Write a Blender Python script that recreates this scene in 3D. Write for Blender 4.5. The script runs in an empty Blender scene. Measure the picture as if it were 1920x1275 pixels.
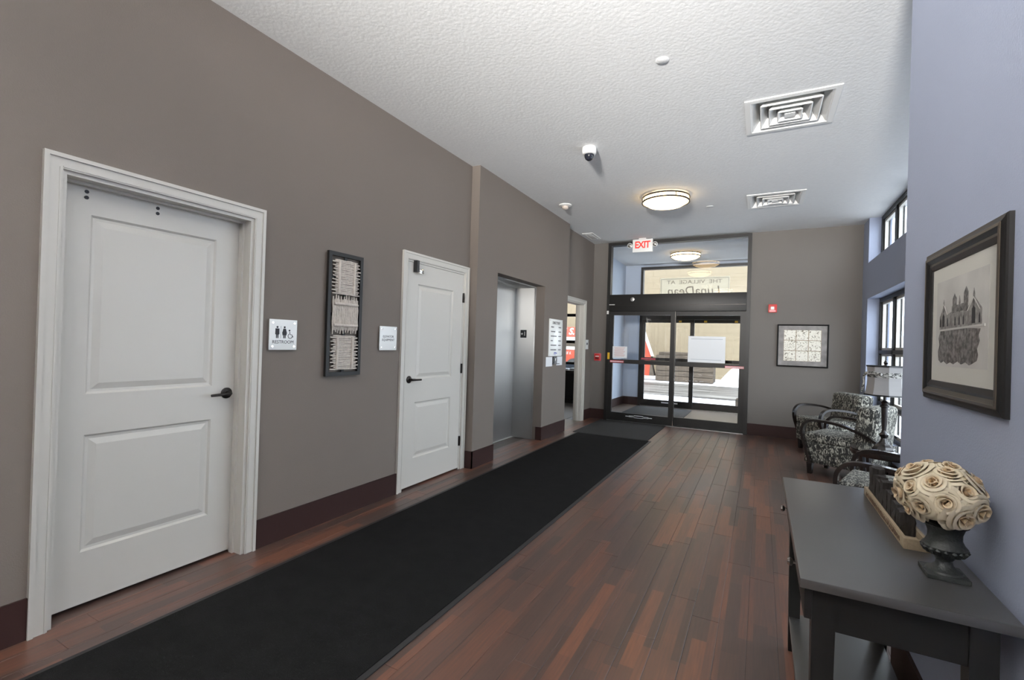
import bpy, bmesh, math, random
from mathutils import Vector, Matrix
random.seed(7)
sc = bpy.context.scene
PI = math.pi

# ------------------------------------------------------------------ camera
YAW, PITCH, ROLL, FPX, EYE = 0.4875, 0.0049, 0.031, 881.4257, 1.35
cam_d = bpy.data.cameras.new('camera'); cam = bpy.data.objects.new('camera', cam_d)
sc.collection.objects.link(cam); sc.camera = cam
fw = Vector((-math.sin(YAW)*math.cos(PITCH), math.cos(YAW)*math.cos(PITCH), math.sin(PITCH)))
rt = Vector((math.cos(YAW), math.sin(YAW), 0)); upv = rt.cross(fw)
r2 = math.cos(ROLL)*rt + math.sin(ROLL)*upv; u2 = -math.sin(ROLL)*rt + math.cos(ROLL)*upv
m = Matrix((r2, u2, -fw)).transposed().to_4x4(); m.translation = (0, 0, EYE)
cam.matrix_world = m
cam_d.sensor_width = 36.0; cam_d.lens = FPX*36/1920; cam_d.clip_start = 0.02; cam_d.clip_end = 500

# ------------------------------------------------------------------ world, sun, exposure
w = bpy.data.worlds.new('sky'); sc.world = w; w.use_nodes = True
bg = w.node_tree.nodes['Background']; bg.inputs[0].default_value = (0.80, 0.90, 1.0, 1); bg.inputs[1].default_value = 7.5
sd = bpy.data.lights.new('sun', 'SUN'); so = bpy.data.objects.new('sun', sd); sc.collection.objects.link(so)
sd.energy = 1.6; sd.color = (1.0, 0.88, 0.68); sd.angle = math.radians(0.6)
so.rotation_euler = Vector((0.35, 0.75, -0.85)).to_track_quat('-Z', 'Y').to_euler()
def portal(name, loc, sx, sy, rot):
    d = bpy.data.lights.new(name, 'AREA'); d.shape = 'RECTANGLE'; d.size = sx; d.size_y = sy; d.cycles.is_portal = True
    o = bpy.data.objects.new(name, d); o.location = loc; o.rotation_euler = rot; sc.collection.objects.link(o)
portal('window_portal_low', (1.56, 5.45, 1.2), 1.9, 5.2, (0, PI/2, 0))
portal('window_portal_high', (1.56, 5.45, 2.91), 0.7, 5.2, (0, PI/2, 0))
sc.view_settings.view_transform = 'Standard'; sc.view_settings.look = 'None'
sc.view_settings.exposure = 0.02; sc.view_settings.gamma = 1.0; sc.view_settings.use_curve_mapping = False
FILL_UPLIGHTS = [(-0.9, -2.0, 215, (0.05, 0.35, 1.0), 130, 'unseen fill lamp added behind the camera, nearer of two'),
            (-0.30, -3.15, 152, (-0.03, 1.0, 0.30), 58, 'unseen tilted fill lamp added in the corner behind the camera')]  # unseen fill lamps added in place of bounced flash

# ------------------------------------------------------------------ materials
MATS = {}
def node_mat(name):
    m = bpy.data.materials.new(name); m.use_nodes = True
    return m, m.node_tree.nodes, m.node_tree.links, m.node_tree.nodes['Principled BSDF']
def mat(name, col, rough=0.5, metal=0.0, bump=0.0, bscale=80.0, var=0.0, vscale=4.0, spec=0.5, emit=None, estr=0.0, stretch=None, detail=4.0, coat=0.0, trans=0.0):
    if name in MATS: return MATS[name]
    m, N, L, b = node_mat(name)
    b.inputs['Base Color'].default_value = (*col, 1); b.inputs['Roughness'].default_value = rough
    b.inputs['Metallic'].default_value = metal; b.inputs['Specular IOR Level'].default_value = spec
    b.inputs['Coat Weight'].default_value = coat
    if trans: b.inputs['Transmission Weight'].default_value = trans
    if emit: b.inputs['Emission Color'].default_value = (*emit, 1); b.inputs['Emission Strength'].default_value = estr
    tc = N.new('ShaderNodeNewGeometry'); vec = tc.outputs['Position']
    if stretch:
        mp = N.new('ShaderNodeMapping'); mp.inputs['Scale'].default_value = stretch
        L.new(vec, mp.inputs['Vector']); vec = mp.outputs[0]
    if bump:
        n = N.new('ShaderNodeTexNoise'); n.inputs['Scale'].default_value = bscale; n.inputs['Detail'].default_value = detail
        L.new(vec, n.inputs['Vector'])
        bp = N.new('ShaderNodeBump'); bp.inputs['Strength'].default_value = bump; bp.inputs['Distance'].default_value = 0.01
        L.new(n.outputs[0], bp.inputs['Height']); L.new(bp.outputs[0], b.inputs['Normal'])
    if var:
        n2 = N.new('ShaderNodeTexNoise'); n2.inputs['Scale'].default_value = vscale; n2.inputs['Detail'].default_value = 5
        L.new(vec, n2.inputs['Vector'])
        mx = N.new('ShaderNodeMix'); mx.data_type = 'RGBA'
        mx.inputs[6].default_value = (*[max(0, c*(1-var)) for c in col], 1); mx.inputs[7].default_value = (*[min(1, c*(1+var)) for c in col], 1)
        L.new(n2.outputs[0], mx.inputs[0]); L.new(mx.outputs[2], b.inputs['Base Color'])
    MATS[name] = m; return m
def ramp_mat(name, scale, stops, rough=0.8, distort=0.0, detail=2.0, coords='Object', stretch=(1, 1, 1), bump=0.0, interp='LINEAR', metal=0.0, rnd=False):
    m, N, L, b = node_mat(name); b.inputs['Roughness'].default_value = rough; b.inputs['Metallic'].default_value = metal
    if coords == 'World': v = N.new('ShaderNodeNewGeometry').outputs['Position']
    else: v = N.new('ShaderNodeTexCoord').outputs[coords]
    mp = N.new('ShaderNodeMapping'); mp.inputs['Scale'].default_value = stretch; L.new(v, mp.inputs['Vector'])
    if rnd:
        oi = N.new('ShaderNodeObjectInfo'); mu = N.new('ShaderNodeMath'); mu.operation = 'MULTIPLY'; mu.inputs[1].default_value = 37.0
        L.new(oi.outputs['Random'], mu.inputs[0]); cb = N.new('ShaderNodeCombineXYZ')
        for i in range(3): L.new(mu.outputs[0], cb.inputs[i])
        L.new(cb.outputs[0], mp.inputs['Location'])
    n = N.new('ShaderNodeTexNoise'); n.inputs['Scale'].default_value = scale; n.inputs['Detail'].default_value = detail
    n.inputs['Distortion'].default_value = distort; L.new(mp.outputs[0], n.inputs['Vector'])
    r = N.new('ShaderNodeValToRGB'); r.color_ramp.interpolation = interp
    e = r.color_ramp.elements
    e[0].position, e[0].color = stops[0][0], (*stops[0][1], 1); e[1].position, e[1].color = stops[1][0], (*stops[1][1], 1)
    for p, c in stops[2:]:
        x = e.new(p); x.color = (*c, 1)
    L.new(n.outputs[0], r.inputs[0]); L.new(r.outputs[0], b.inputs['Base Color'])
    if bump:
        bp = N.new('ShaderNodeBump'); bp.inputs['Strength'].default_value = bump; bp.inputs['Distance'].default_value = 0.01
        L.new(n.outputs[0], bp.inputs['Height']); L.new(bp.outputs[0], b.inputs['Normal'])
    return m
def glass_mat(name, tint=(1, 1, 1), f0=0.035, f90=0.85):
    m = bpy.data.materials.new(name); m.use_nodes = True; N = m.node_tree.nodes; L = m.node_tree.links
    for n in list(N):
        if n.type == 'BSDF_PRINCIPLED': N.remove(n)
    t = N.new('ShaderNodeBsdfTransparent'); t.inputs[0].default_value = (*tint, 1)
    g = N.new('ShaderNodeBsdfGlossy'); g.inputs['Roughness'].default_value = 0.0
    lw = N.new('ShaderNodeLayerWeight'); pw = N.new('ShaderNodeMath'); pw.operation = 'POWER'; pw.inputs[1].default_value = 5.0
    L.new(lw.outputs['Facing'], pw.inputs[0]); f = N.new('ShaderNodeMath'); f.operation = 'MULTIPLY_ADD'
    f.inputs[1].default_value = f90-f0; f.inputs[2].default_value = f0; L.new(pw.outputs[0], f.inputs[0])
    mx = N.new('ShaderNodeMixShader'); L.new(f.outputs[0], mx.inputs[0]); L.new(t.outputs[0], mx.inputs[1]); L.new(g.outputs[0], mx.inputs[2])
    L.new(mx.outputs[0], N['Material Output'].inputs[0]); return m
def trans_mat(name, col):
    m = bpy.data.materials.new(name); m.use_nodes = True; N = m.node_tree.nodes; L = m.node_tree.links
    b = N['Principled BSDF']; b.inputs['Base Color'].default_value = (*col, 1); b.inputs['Roughness'].default_value = 0.6
    t = N.new('ShaderNodeBsdfTranslucent'); t.inputs[0].default_value = (*col, 1)
    mx = N.new('ShaderNodeMixShader'); mx.inputs[0].default_value = 0.6
    L.new(b.outputs[0], mx.inputs[1]); L.new(t.outputs[0], mx.inputs[2]); L.new(mx.outputs[0], N['Material Output'].inputs[0]); return m
M_TAUPE = mat('taupe_paint', (0.176, 0.149, 0.127), 0.75, bump=0.12, bscale=160, var=0.04, vscale=2)
M_ENDW = mat('grey_taupe_paint', (0.158, 0.145, 0.131), 0.75, bump=0.12, bscale=160, var=0.04, vscale=2)
M_BLUE = mat('periwinkle_paint', (0.372, 0.418, 0.545), 0.75, bump=0.12, bscale=160, var=0.03, vscale=2)
M_DAYLITBLUE = mat('daylit_blue_paint', (0.52, 0.60, 0.72), 0.75, bump=0.1, bscale=160, var=0.03, vscale=2)  # lighter copy of the wall blue; vestibule daylight put into the colour
M_CEIL = mat('textured_ceiling_paint', (0.74, 0.75, 0.75), 0.9, bump=0.22, bscale=42, detail=6, var=0.05, vscale=30)
M_BASE = mat('oxblood_vinyl_base', (0.034, 0.015, 0.0135), 0.55, spec=0.25)
M_WHITE = mat('white_semigloss_paint', (0.605, 0.583, 0.535), 0.38)
M_BRONZE = mat('dark_bronze_aluminium', (0.011, 0.0105, 0.010), 0.42, spec=0.35)
M_BLACKM = mat('oil_rubbed_bronze', (0.022, 0.018, 0.016), 0.32, metal=0.6)
M_STEEL = mat('brushed_stainless_steel', (0.50, 0.495, 0.48), 0.24, metal=1.0, bump=0.06, bscale=30, stretch=(60, 1.5, 0.6))
def _aniso(m):
    N, L = m.node_tree.nodes, m.node_tree.links; b = N['Principled BSDF']; b.inputs['Anisotropic'].default_value = 0.85
    t = N.new('ShaderNodeTangent'); t.direction_type = 'RADIAL'; t.axis = 'Z'; L.new(t.outputs[0], b.inputs['Tangent'])
_aniso(M_STEEL); M_STEEL.node_tree.nodes['Principled BSDF'].inputs['Roughness'].default_value = 0.42
M_DARKSTEEL = mat('dark_grey_steel', (0.35, 0.35, 0.35), 0.35, metal=1.0)  # darker grey steel for thresholds, motion sensor and board panel
M_GLASS = glass_mat('clear_glass')
M_ARGLASS = glass_mat('anti_reflective_picture_glass', f0=0.001, f90=0.01)
M_WPLASTIC = mat('white_plastic', (0.80, 0.80, 0.78), 0.4)
M_ACRYL = mat('frosted_white_acrylic', (0.92, 0.93, 0.91), 0.25)
M_BLACK = mat('black_plastic', (0.012, 0.012, 0.013), 0.35)
M_INK = mat('dark_print_ink', (0.02, 0.02, 0.025), 0.6)
M_GREYINK = mat('grey_print_ink', (0.10, 0.10, 0.11), 0.6)
M_RED = mat('red_plastic', (0.55, 0.025, 0.02), 0.35)
M_PINK = mat('faded_red_plastic', (0.60, 0.10, 0.12), 0.3)
M_REDINK = mat('red_letters', (0.75, 0.03, 0.02), 0.5, emit=(1, 0.05, 0.03), estr=0.25)
M_YEL = mat('yellow_sticker', (0.75, 0.45, 0.02), 0.5)
M_PAPER = mat('white_paper', (0.82, 0.84, 0.86), 0.8)
M_CONSOLE = mat('black_painted_wood', (0.010, 0.0098, 0.0098), 0.42, bump=0.02, bscale=200, spec=0.35)
M_TOP = mat('black_wood_painted_sheen', (0.045, 0.044, 0.044), 0.33, bump=0.02, bscale=200, spec=0.9, coat=0.6)  # lighter copy of the table black; sheen on flat surfaces put into colour
M_TOP.node_tree.nodes['Principled BSDF'].inputs['Coat Roughness'].default_value = 0.3
M_CHROME = mat('polished_nickel', (0.8, 0.78, 0.74), 0.12, metal=1.0)
M_DARKWOOD = mat('espresso_wood', (0.014, 0.010, 0.009), 0.25, coat=0.3)
M_RUG = mat('black_carpet_pile', (0.0105, 0.0105, 0.0108), 0.95, bump=0.6, bscale=260, var=0.35, vscale=9, spec=0.1)
M_RUGB = mat('rubber_edging', (0.016, 0.016, 0.017), 0.6)
M_MAT = mat('charcoal_ribbed_mat', (0.026, 0.026, 0.026), 0.8, bump=0.5, bscale=120, var=0.3, vscale=40, spec=0.3)
M_SUBFLOOR = mat('floor_joint', (0.055, 0.040, 0.034), 0.5)
M_LAMP = mat('lit_opal_glass', (0.9, 0.8, 0.65), 0.4, emit=(1.0, 0.70, 0.36), estr=8.0)
M_SNOW = mat('trodden_snow', (0.78, 0.78, 0.80), 0.8, bump=0.5, bscale=3, var=0.06, vscale=1)
M_ROAD = ramp_mat('slushy_road', 1.2, [(0.40, (0.022, 0.018, 0.014)), (0.66, (0.16, 0.15, 0.135))], 0.6, detail=6, coords='World', stretch=(0.35, 3.0, 1))
M_BLOCK = mat('cream_masonry_block', (0.185, 0.148, 0.094), 0.85, bump=0.3, bscale=60, var=0.08, vscale=5)
M_MORTAR = mat('pale_mortar', (0.175, 0.141, 0.092), 0.9)
M_ORANGE = mat('orange_enamel', (0.27, 0.030, 0.006), 0.4)
M_TRUCKW = mat('white_enamel', (0.45, 0.43, 0.40), 0.4)
M_TYRE = mat('tyre_rubber', (0.02, 0.02, 0.02), 0.8)
M_FABRIC = ramp_mat('black_cream_scroll_fabric', 44, [(0.43, (0.022, 0.022, 0.020)), (0.51, (0.060, 0.058, 0.050)), (0.575, (0.32, 0.31, 0.265)), (0.68, (0.56, 0.545, 0.47))], 0.85, distort=1.6, detail=4, stretch=(1.0, 1.0, 0.5))
def rose_material():
    m, N, L, b = node_mat('cream_silk_petal'); b.inputs['Roughness'].default_value = 0.7
    tc = N.new('ShaderNodeTexCoord'); mp = N.new('ShaderNodeMapping'); mp.inputs['Scale'].default_value = (1, 1, 0.2); L.new(tc.outputs['Object'], mp.inputs['Vector'])
    ln = N.new('ShaderNodeVectorMath'); ln.operation = 'LENGTH'; L.new(mp.outputs[0], ln.inputs[0])
    n = N.new('ShaderNodeTexNoise'); n.inputs['Scale'].default_value = 60; L.new(tc.outputs['Object'], n.inputs['Vector'])
    a = N.new('ShaderNodeMath'); a.operation = 'MULTIPLY_ADD'; a.inputs[1].default_value = 0.02; L.new(n.outputs[0], a.inputs[0]); L.new(ln.outputs['Value'], a.inputs[2])
    r = N.new('ShaderNodeMapRange'); r.inputs[1].default_value = 0.010; r.inputs[2].default_value = 0.034; L.new(a.outputs[0], r.inputs[0])
    c = N.new('ShaderNodeMix'); c.data_type = 'RGBA'; c.inputs[6].default_value = (0.52, 0.33, 0.16, 1); c.inputs[7].default_value = (0.80, 0.70, 0.52, 1)
    L.new(r.outputs[0], c.inputs[0]); L.new(c.outputs[2], b.inputs['Base Color']); return m
M_ROSE = rose_material()
M_URN = mat('dark_patina_cast_iron', (0.020, 0.023, 0.022), 0.5, bump=0.3, bscale=120, var=0.3, vscale=40)
M_TRAYW = mat('pale_whitewashed_wood', (0.34, 0.265, 0.175), 0.7, bump=0.3, bscale=40, stretch=(20, 2, 20), var=0.25, vscale=8)
M_BARK = mat('charred_rough_wood', (0.016, 0.012, 0.010), 0.6, bump=1.0, bscale=25, stretch=(4, 4, 0.5), var=0.6, vscale=20)
M_SHADE = mat('oatmeal_lampshade_linen', (0.32, 0.31, 0.305), 0.9, trans=0.0)
M_TOILE = ramp_mat('black_toile_band', 24, [(0.46, (0.42, 0.41, 0.38)), (0.54, (0.03, 0.03, 0.03))], 0.8, distort=2.5, detail=3, stretch=(1, 1, 1.6))
M_MATBD = ramp_mat('pewter_marbled_mat', 9, [(0.3, (0.13, 0.12, 0.115)), (0.7, (0.26, 0.245, 0.235))], 0.45, detail=6, coords='Object')
M_TILEP = ramp_mat('cream_tile_print', 16, [(0.50, (0.80, 0.77, 0.68)), (0.58, (0.70, 0.66, 0.56)), (0.66, (0.22, 0.20, 0.15))], 0.5, distort=3.0, detail=1.5, coords='Object', rnd=True)
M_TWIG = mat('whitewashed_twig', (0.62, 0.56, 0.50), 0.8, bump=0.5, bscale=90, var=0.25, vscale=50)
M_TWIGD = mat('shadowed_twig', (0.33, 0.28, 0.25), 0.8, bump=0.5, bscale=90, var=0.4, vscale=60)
M_DUCT = mat('galvanised_duct', (0.10, 0.13, 0.16), 0.4, metal=0.6)
M_PRINTSKY = ramp_mat('pale_print_wash', 6, [(0.3, (0.50, 0.49, 0.47)), (0.7, (0.66, 0.65, 0.62))], 0.6, detail=4)
M_PRINTDK = ramp_mat('dark_print_lawn', 70, [(0.36, (0.055, 0.052, 0.05)), (0.66, (0.26, 0.25, 0.24))], 0.6, detail=6)
M_PRINTMD = ramp_mat('mid_print_stone', 60, [(0.35, (0.16, 0.15, 0.145)), (0.7, (0.36, 0.35, 0.33))], 0.6, detail=4)
M_IVORY = mat('ivory_mount_board', (0.66, 0.65, 0.60), 0.7)
M_FRAMEG = mat('ebony_gilt_edge', (0.05, 0.040, 0.030), 0.40, spec=0.4)
M_FRAMEB = mat('ebony_frame', (0.007, 0.0065, 0.0065), 0.40, spec=0.3)
M_CONT = ramp_mat('weathered_grey_boards', 5, [(0.3, (0.030, 0.021, 0.013)), (0.7, (0.075, 0.056, 0.038))], 0.85, detail=6, coords='World', stretch=(0.6, 1, 6))
M_ROOM3 = mat('cream_room_paint', (0.45, 0.42, 0.36), 0.8)
M_TILEFL = mat('vestibule_floor_vinyl', (0.16, 0.125, 0.095), 0.35, var=0.2, vscale=12, stretch=(8, 1, 1))

def plank_material():
    m, N, L, b = node_mat('red_brown_strip_laminate'); b.inputs['Specular IOR Level'].default_value = 0.8
    b.inputs['Roughness'].default_value = 0.36
    pos = N.new('ShaderNodeNewGeometry').outputs['Position']; sp = N.new('ShaderNodeSeparateXYZ'); L.new(pos, sp.inputs[0])
    def mth(op, a, bv):
        n = N.new('ShaderNodeMath'); n.operation = op
        for i, v in enumerate((a, bv)):
            if v is None: continue
            if isinstance(v, (int, float)): n.inputs[i].default_value = v
            else: L.new(v, n.inputs[i])
        return n.outputs[0]
    sx = mth('FLOOR', mth('DIVIDE', sp.outputs[0], 0.0625), None)
    wn = N.new('ShaderNodeTexWhiteNoise'); wn.noise_dimensions = '1D'; L.new(sx, wn.inputs['W'])
    yy = mth('FLOOR', mth('ADD', mth('DIVIDE', sp.outputs[1], 0.7), mth('MULTIPLY', wn.outputs['Value'], 9.0)), None)
    cb = N.new('ShaderNodeCombineXYZ'); L.new(sx, cb.inputs[0]); L.new(yy, cb.inputs[1])
    w2 = N.new('ShaderNodeTexWhiteNoise'); w2.noise_dimensions = '3D'; L.new(cb.outputs[0], w2.inputs['Vector'])
    mp = N.new('ShaderNodeMapping'); mp.inputs['Scale'].default_value = (34, 1.6, 1); L.new(pos, mp.inputs['Vector'])
    n = N.new('ShaderNodeTexNoise'); n.inputs['Scale'].default_value = 3; n.inputs['Detail'].default_value = 6; L.new(mp.outputs[0], n.inputs['Vector'])
    oi = N.new('ShaderNodeObjectInfo')
    v = mth('ADD', mth('MULTIPLY', w2.outputs['Value'], 0.5), mth('ADD', mth('MULTIPLY', n.outputs[0], 0.5), mth('MULTIPLY', oi.outputs['Random'], 0.16)))
    r = N.new('ShaderNodeValToRGB'); e = r.color_ramp.elements
    e[0].position, e[0].color = 0.18, (0.043, 0.030, 0.026, 1); e[1].position, e[1].color = 0.58, (0.085, 0.047, 0.036, 1)
    for p, c in ((0.72, (0.120, 0.054, 0.036)), (0.95, (0.190, 0.074, 0.040))):
        x = e.new(p); x.color = (*c, 1)
    L.new(v, r.inputs[0]); L.new(r.outputs[0], b.inputs['Base Color']); return m
M_PLANK = plank_material()

# ------------------------------------------------------------------ mesh helpers
COL = sc.collection
ORG = {}
def tag(o, label=None, cat=None, group=None, kind=None):
    if label: o['label'] = label
    if cat: o['category'] = cat
    if group: o['group'] = group
    if kind: o['kind'] = kind
    return o
def thing(name, label, cat, loc, group=None, kind=None):
    o = bpy.data.objects.new(name, None); COL.objects.link(o); o.location = loc; o.empty_display_size = 0.05
    ORG[o.name] = Vector(loc); return tag(o, label, cat, group, kind)
def obj(name, bm, material, parent=None, smooth=False, origin=None):
    """links bm (world coordinates) as one mesh object"""
    org = ORG[parent.name] if parent is not None else (Vector(origin) if origin is not None else None)
    if org is None:
        xs = [v.co for v in bm.verts]
        lo = Vector([min(c[i] for c in xs) for i in range(3)]); hi = Vector([max(c[i] for c in xs) for i in range(3)])
        org = Vector(((lo.x+hi.x)/2, (lo.y+hi.y)/2, lo.z))
    bmesh.ops.translate(bm, verts=bm.verts, vec=-org)
    bmesh.ops.recalc_face_normals(bm, faces=bm.faces)
    me = bpy.data.meshes.new(name); bm.to_mesh(me); bm.free()
    if smooth:
        for p in me.polygons: p.use_smooth = True
        try: me.set_sharp_from_angle(angle=math.radians(40))
        except Exception: pass
    me.materials.append(material)
    o = bpy.data.objects.new(name, me); COL.objects.link(o); ORG[o.name] = org
    if parent is not None: o.parent = parent
    else: o.location = org
    return o
def B(): return bmesh.new()
def box(bm, x0, x1, y0, y1, z0, z1, bevel=0.0):
    vs = [bm.verts.new((x, y, z)) for x in (x0, x1) for y in (y0, y1) for z in (z0, z1)]
    fs = [bm.faces.new([vs[i] for i in q]) for q in ((0,1,3,2),(4,6,7,5),(0,4,5,1),(2,3,7,6),(0,2,6,4),(1,5,7,3))]
    if bevel:
        es = list({e for f in fs for e in f.edges})
        bmesh.ops.bevel(bm, geom=es, offset=bevel, segments=2, profile=0.6, affect='EDGES')
    return bm
def bx(name, mt, parent, x0, x1, y0, y1, z0, z1, bevel=0.0, label=None):
    o = obj(name, box(B(), x0, x1, y0, y1, z0, z1, bevel), mt, parent, smooth=bevel > 0)
    if label: o['label'] = label
    return o
def lathe(bm, prof, c, seg=32, axis='z'):
    """prof: [(r, h)] revolved about axis through c"""
    rings = []
    for r, h in prof:
        ring = []
        for k in range(seg):
            a = 2*PI*k/seg; p, q = r*math.cos(a), r*math.sin(a)
            co = {'z': (p, q, h), 'x': (h, p, q), 'y': (p, h, q)}[axis]
            ring.append(bm.verts.new((c[0]+co[0], c[1]+co[1], c[2]+co[2])))
        rings.append(ring)
    for a, b in zip(rings, rings[1:]):
        for k in range(seg): bm.faces.new((a[k], a[(k+1) % seg], b[(k+1) % seg], b[k]))
    for rg in (rings[0], rings[-1]):
        try: bm.faces.new(rg)
        except ValueError: pass
    return bm
def tube(bm, path, r, seg=10, rect=None, up=(0, 0, 1)):
    """sweep a circle (radius r or list) or rect (w along `side`, t) along path"""
    P = [Vector(p) for p in path]; rings = []
    prev = None
    for i, p in enumerate(P):
        t = (P[min(i+1, len(P)-1)]-P[max(i-1, 0)]).normalized()
        if rect is not None:
            s = Vector(up); n = s.cross(t).normalized()
            wd, th = rect
            ring = [p+s*a*wd/2+n*b*th/2 for a, b in ((-1,-1),(1,-1),(1,1),(-1,1))]
        else:
            if prev is None:
                a0 = Vector((0, 0, 1)) if abs(t.z) < .9 else Vector((1, 0, 0)); s = t.cross(a0).normalized()
            else: s = (prev-t*prev.dot(t)).normalized()
            prev = s; n = t.cross(s); rr = r[i] if isinstance(r, (list, tuple)) else r
            ring = [p+rr*(math.cos(2*PI*k/seg)*s+math.sin(2*PI*k/seg)*n) for k in range(seg)]
        rings.append([bm.verts.new(c) for c in ring])
    for a, b in zip(rings, rings[1:]):
        k = len(a)
        for j in range(k): bm.faces.new((a[j], a[(j+1) % k], b[(j+1) % k], b[j]))
    bm.faces.new(rings[0]); bm.faces.new(rings[-1]); return bm
AX = {'x': lambda u, v, d: (d, u, v), 'y': lambda u, v, d: (u, d, v), 'z': lambda u, v, d: (u, v, d)}
def rect_loft(bm, ax, u0, u1, v0, v1, steps, cap=False):
    """rectangular rings in the plane normal to ax; steps: (inset, depth)"""
    rings = []
    for ins, d in steps:
        rings.append([bm.verts.new(AX[ax](*q, d)) for q in ((u0+ins, v0+ins), (u1-ins, v0+ins), (u1-ins, v1-ins), (u0+ins, v1-ins))])
    for a, b in zip(rings, rings[1:]):
        for k in range(4): bm.faces.new((a[k], a[(k+1) % 4], b[(k+1) % 4], b[k]))
    if cap: bm.faces.new(rings[-1])
    return bm
def slab(bm, ax, d0, d1, u0, u1, v0, v1, holes=()):
    """plate with rectangular holes, normal to ax between d0 and d1"""
    us = sorted({u0, u1, *[h[0] for h in holes], *[h[1] for h in holes]}); us = [u for u in us if u0 <= u <= u1]
    vs = sorted({v0, v1, *[h[2] for h in holes], *[h[3] for h in holes]}); vs = [v for v in vs if v0 <= v <= v1]
    def solid(i, j):
        if i < 0 or j < 0 or i >= len(us)-1 or j >= len(vs)-1: return False
        cu, cv = (us[i]+us[i+1])/2, (vs[j]+vs[j+1])/2
        return not any(h[0] < cu < h[1] and h[2] < cv < h[3] for h in holes)
    vt = {}
    def V(i, j, d):
        if (i, j, d) not in vt: vt[(i, j, d)] = bm.verts.new(AX[ax](us[i], vs[j], (d0, d1)[d]))
        return vt[(i, j, d)]
    for i in range(len(us)-1):
        for j in range(len(vs)-1):
            if not solid(i, j): continue
            for d in (0, 1): bm.faces.new((V(i, j, d), V(i+1, j, d), V(i+1, j+1, d), V(i, j+1, d)))
            for (a, b, ni, nj) in (((i, j), (i, j+1), i-1, j), ((i+1, j), (i+1, j+1), i+1, j), ((i, j), (i+1, j), i, j-1), ((i, j+1), (i+1, j+1), i, j+1)):
                if not solid(ni, nj): bm.faces.new((V(*a, 0), V(*b, 0), V(*b, 1), V(*a, 1)))
    return bm
def poly(bm, pts, off):
    """extrude polygon pts (3-D) by vector off"""
    a = [bm.verts.new(p) for p in pts]; b = [bm.verts.new(Vector(p)+Vector(off)) for p in pts]
    bm.faces.new(a); bm.faces.new(b[::-1])
    for k in range(len(a)): bm.faces.new((a[k], a[(k+1) % len(a)], b[(k+1) % len(a)], b[k]))
    return bm
ROT = {'+x': (PI/2, 0, PI/2), '-y': (PI/2, 0, 0), '-x': (PI/2, 0, -PI/2), '+y': (PI/2, 0, PI)}
def text(name, s, loc, size, face, mt, parent, align='CENTER', ext=0.0006, shear=0.0, sx=1.0, bold=0.0):
    c = bpy.data.curves.new(name, 'FONT'); c.body = s; c.size = size; c.align_x = align; c.align_y = 'CENTER'
    c.extrude = ext; c.shear = shear; c.offset = bold; c.resolution_u = 3; c.materials.append(mt)
    tmp = bpy.data.objects.new(name, c); COL.objects.link(tmp)
    me = bpy.data.meshes.new_from_object(tmp.evaluated_get(bpy.context.evaluated_depsgraph_get()))
    bpy.data.objects.remove(tmp); bpy.data.curves.remove(c); me.name = name
    o = bpy.data.objects.new(name, me); COL.objects.link(o); o.parent = parent
    o.location = Vector(loc)-ORG[parent.name]; o.rotation_euler = ROT[face]; o.scale = (sx, 1, 1); ORG[o.name] = ORG[parent.name]
    if len(s) > 1: o['kind'] = 'stuff'
    return o
def struct(name, bm, mt, label, cat='wall', origin=None):
    return tag(obj(name, bm, mt, None, origin=origin or (0, 0, 0)), label, cat, kind='structure')

# ------------------------------------------------------------------ dimensions
XL, XB, ZC, YE = -2.78, -2.679, 3.22, 8.40       # left wall, bump-out face, ceiling, end wall
BY0, BY1 = 4.22, 6.863
XR, YC, XW = 0.545, 2.60, 1.28                    # near blue wall, its corner, window wall
YB = -3.6                                         # wall behind the camera
YV = 10.95; XV0, XV1 = -2.84, 0.30                # vestibule
BH = 0.18
D1 = (0.901, 1.803); D2 = (3.224, 4.136); DH = 2.062; D3 = (7.03, 7.935)
EL = (4.66, 5.99, 2.14)

# ------------------------------------------------------------------ structure
bm = B()
slab(bm, 'x', XL-0.14, XL, YB, YE+0.02, 0, ZC+0.1, [(D1[0], D1[1], -1, DH), (D2[0], D2[1], -1, DH), (EL[0], EL[1], -1, EL[2]), (D3[0], D3[1], -1, DH)])
slab(bm, 'x', XL, XB, BY0, BY1, 0, ZC+0.1, [(EL[0], EL[1], -1, EL[2])])
wl = struct('wall_left', bm, M_TAUPE, 'long taupe wall on the left with white doors and the elevator')
bm = B(); slab(bm, 'y', YE, YE+0.2, XL-0.14, XW+0.2, 0, ZC+0.1, [(-2.495, -0.168, -1, 3.205)])
struct('wall_end', bm, M_ENDW, 'dark grey end wall around the glass entrance')
bm = B(); box(bm, XR, XW, YB, YC, 0, ZC+0.1)
struct('wall_right', bm, M_BLUE, 'periwinkle blue wall at the right edge, behind the console table')
WY0, WY1 = 2.9, 8.02
bm = B(); slab(bm, 'x', XW, XW+0.25, YC-0.02, YE, 0, ZC+0.1, [(WY0, WY1, 0.30, 2.10), (WY0, WY1, 2.60, ZC+0.02)])
struct('wall_window', bm, M_BLUE, 'blue window wall behind the patterned armchairs')
struct('wall_back', box(B(), XL-0.14, XR, YB-0.15, YB, 0, ZC+0.1), M_TAUPE, 'taupe wall behind the camera')
VENTS = [(0.152, 4.235), (0.108, 6.645)]
bm = B(); slab(bm, 'z', ZC, ZC+0.04, XL-0.3, XW+0.3, YB, YE, [(x-0.275, x+0.275, y-0.275, y+0.275) for x, y in VENTS])
struct('ceiling', bm, M_CEIL, 'white stipple-textured ceiling over the lobby', 'ceiling')
struct('roof', box(B(), -8.2, XW+0.4, YB-0.3, YV+0.25, 3.62, 3.75), M_MORTAR, 'flat roof slab over the building', 'roof')
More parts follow.
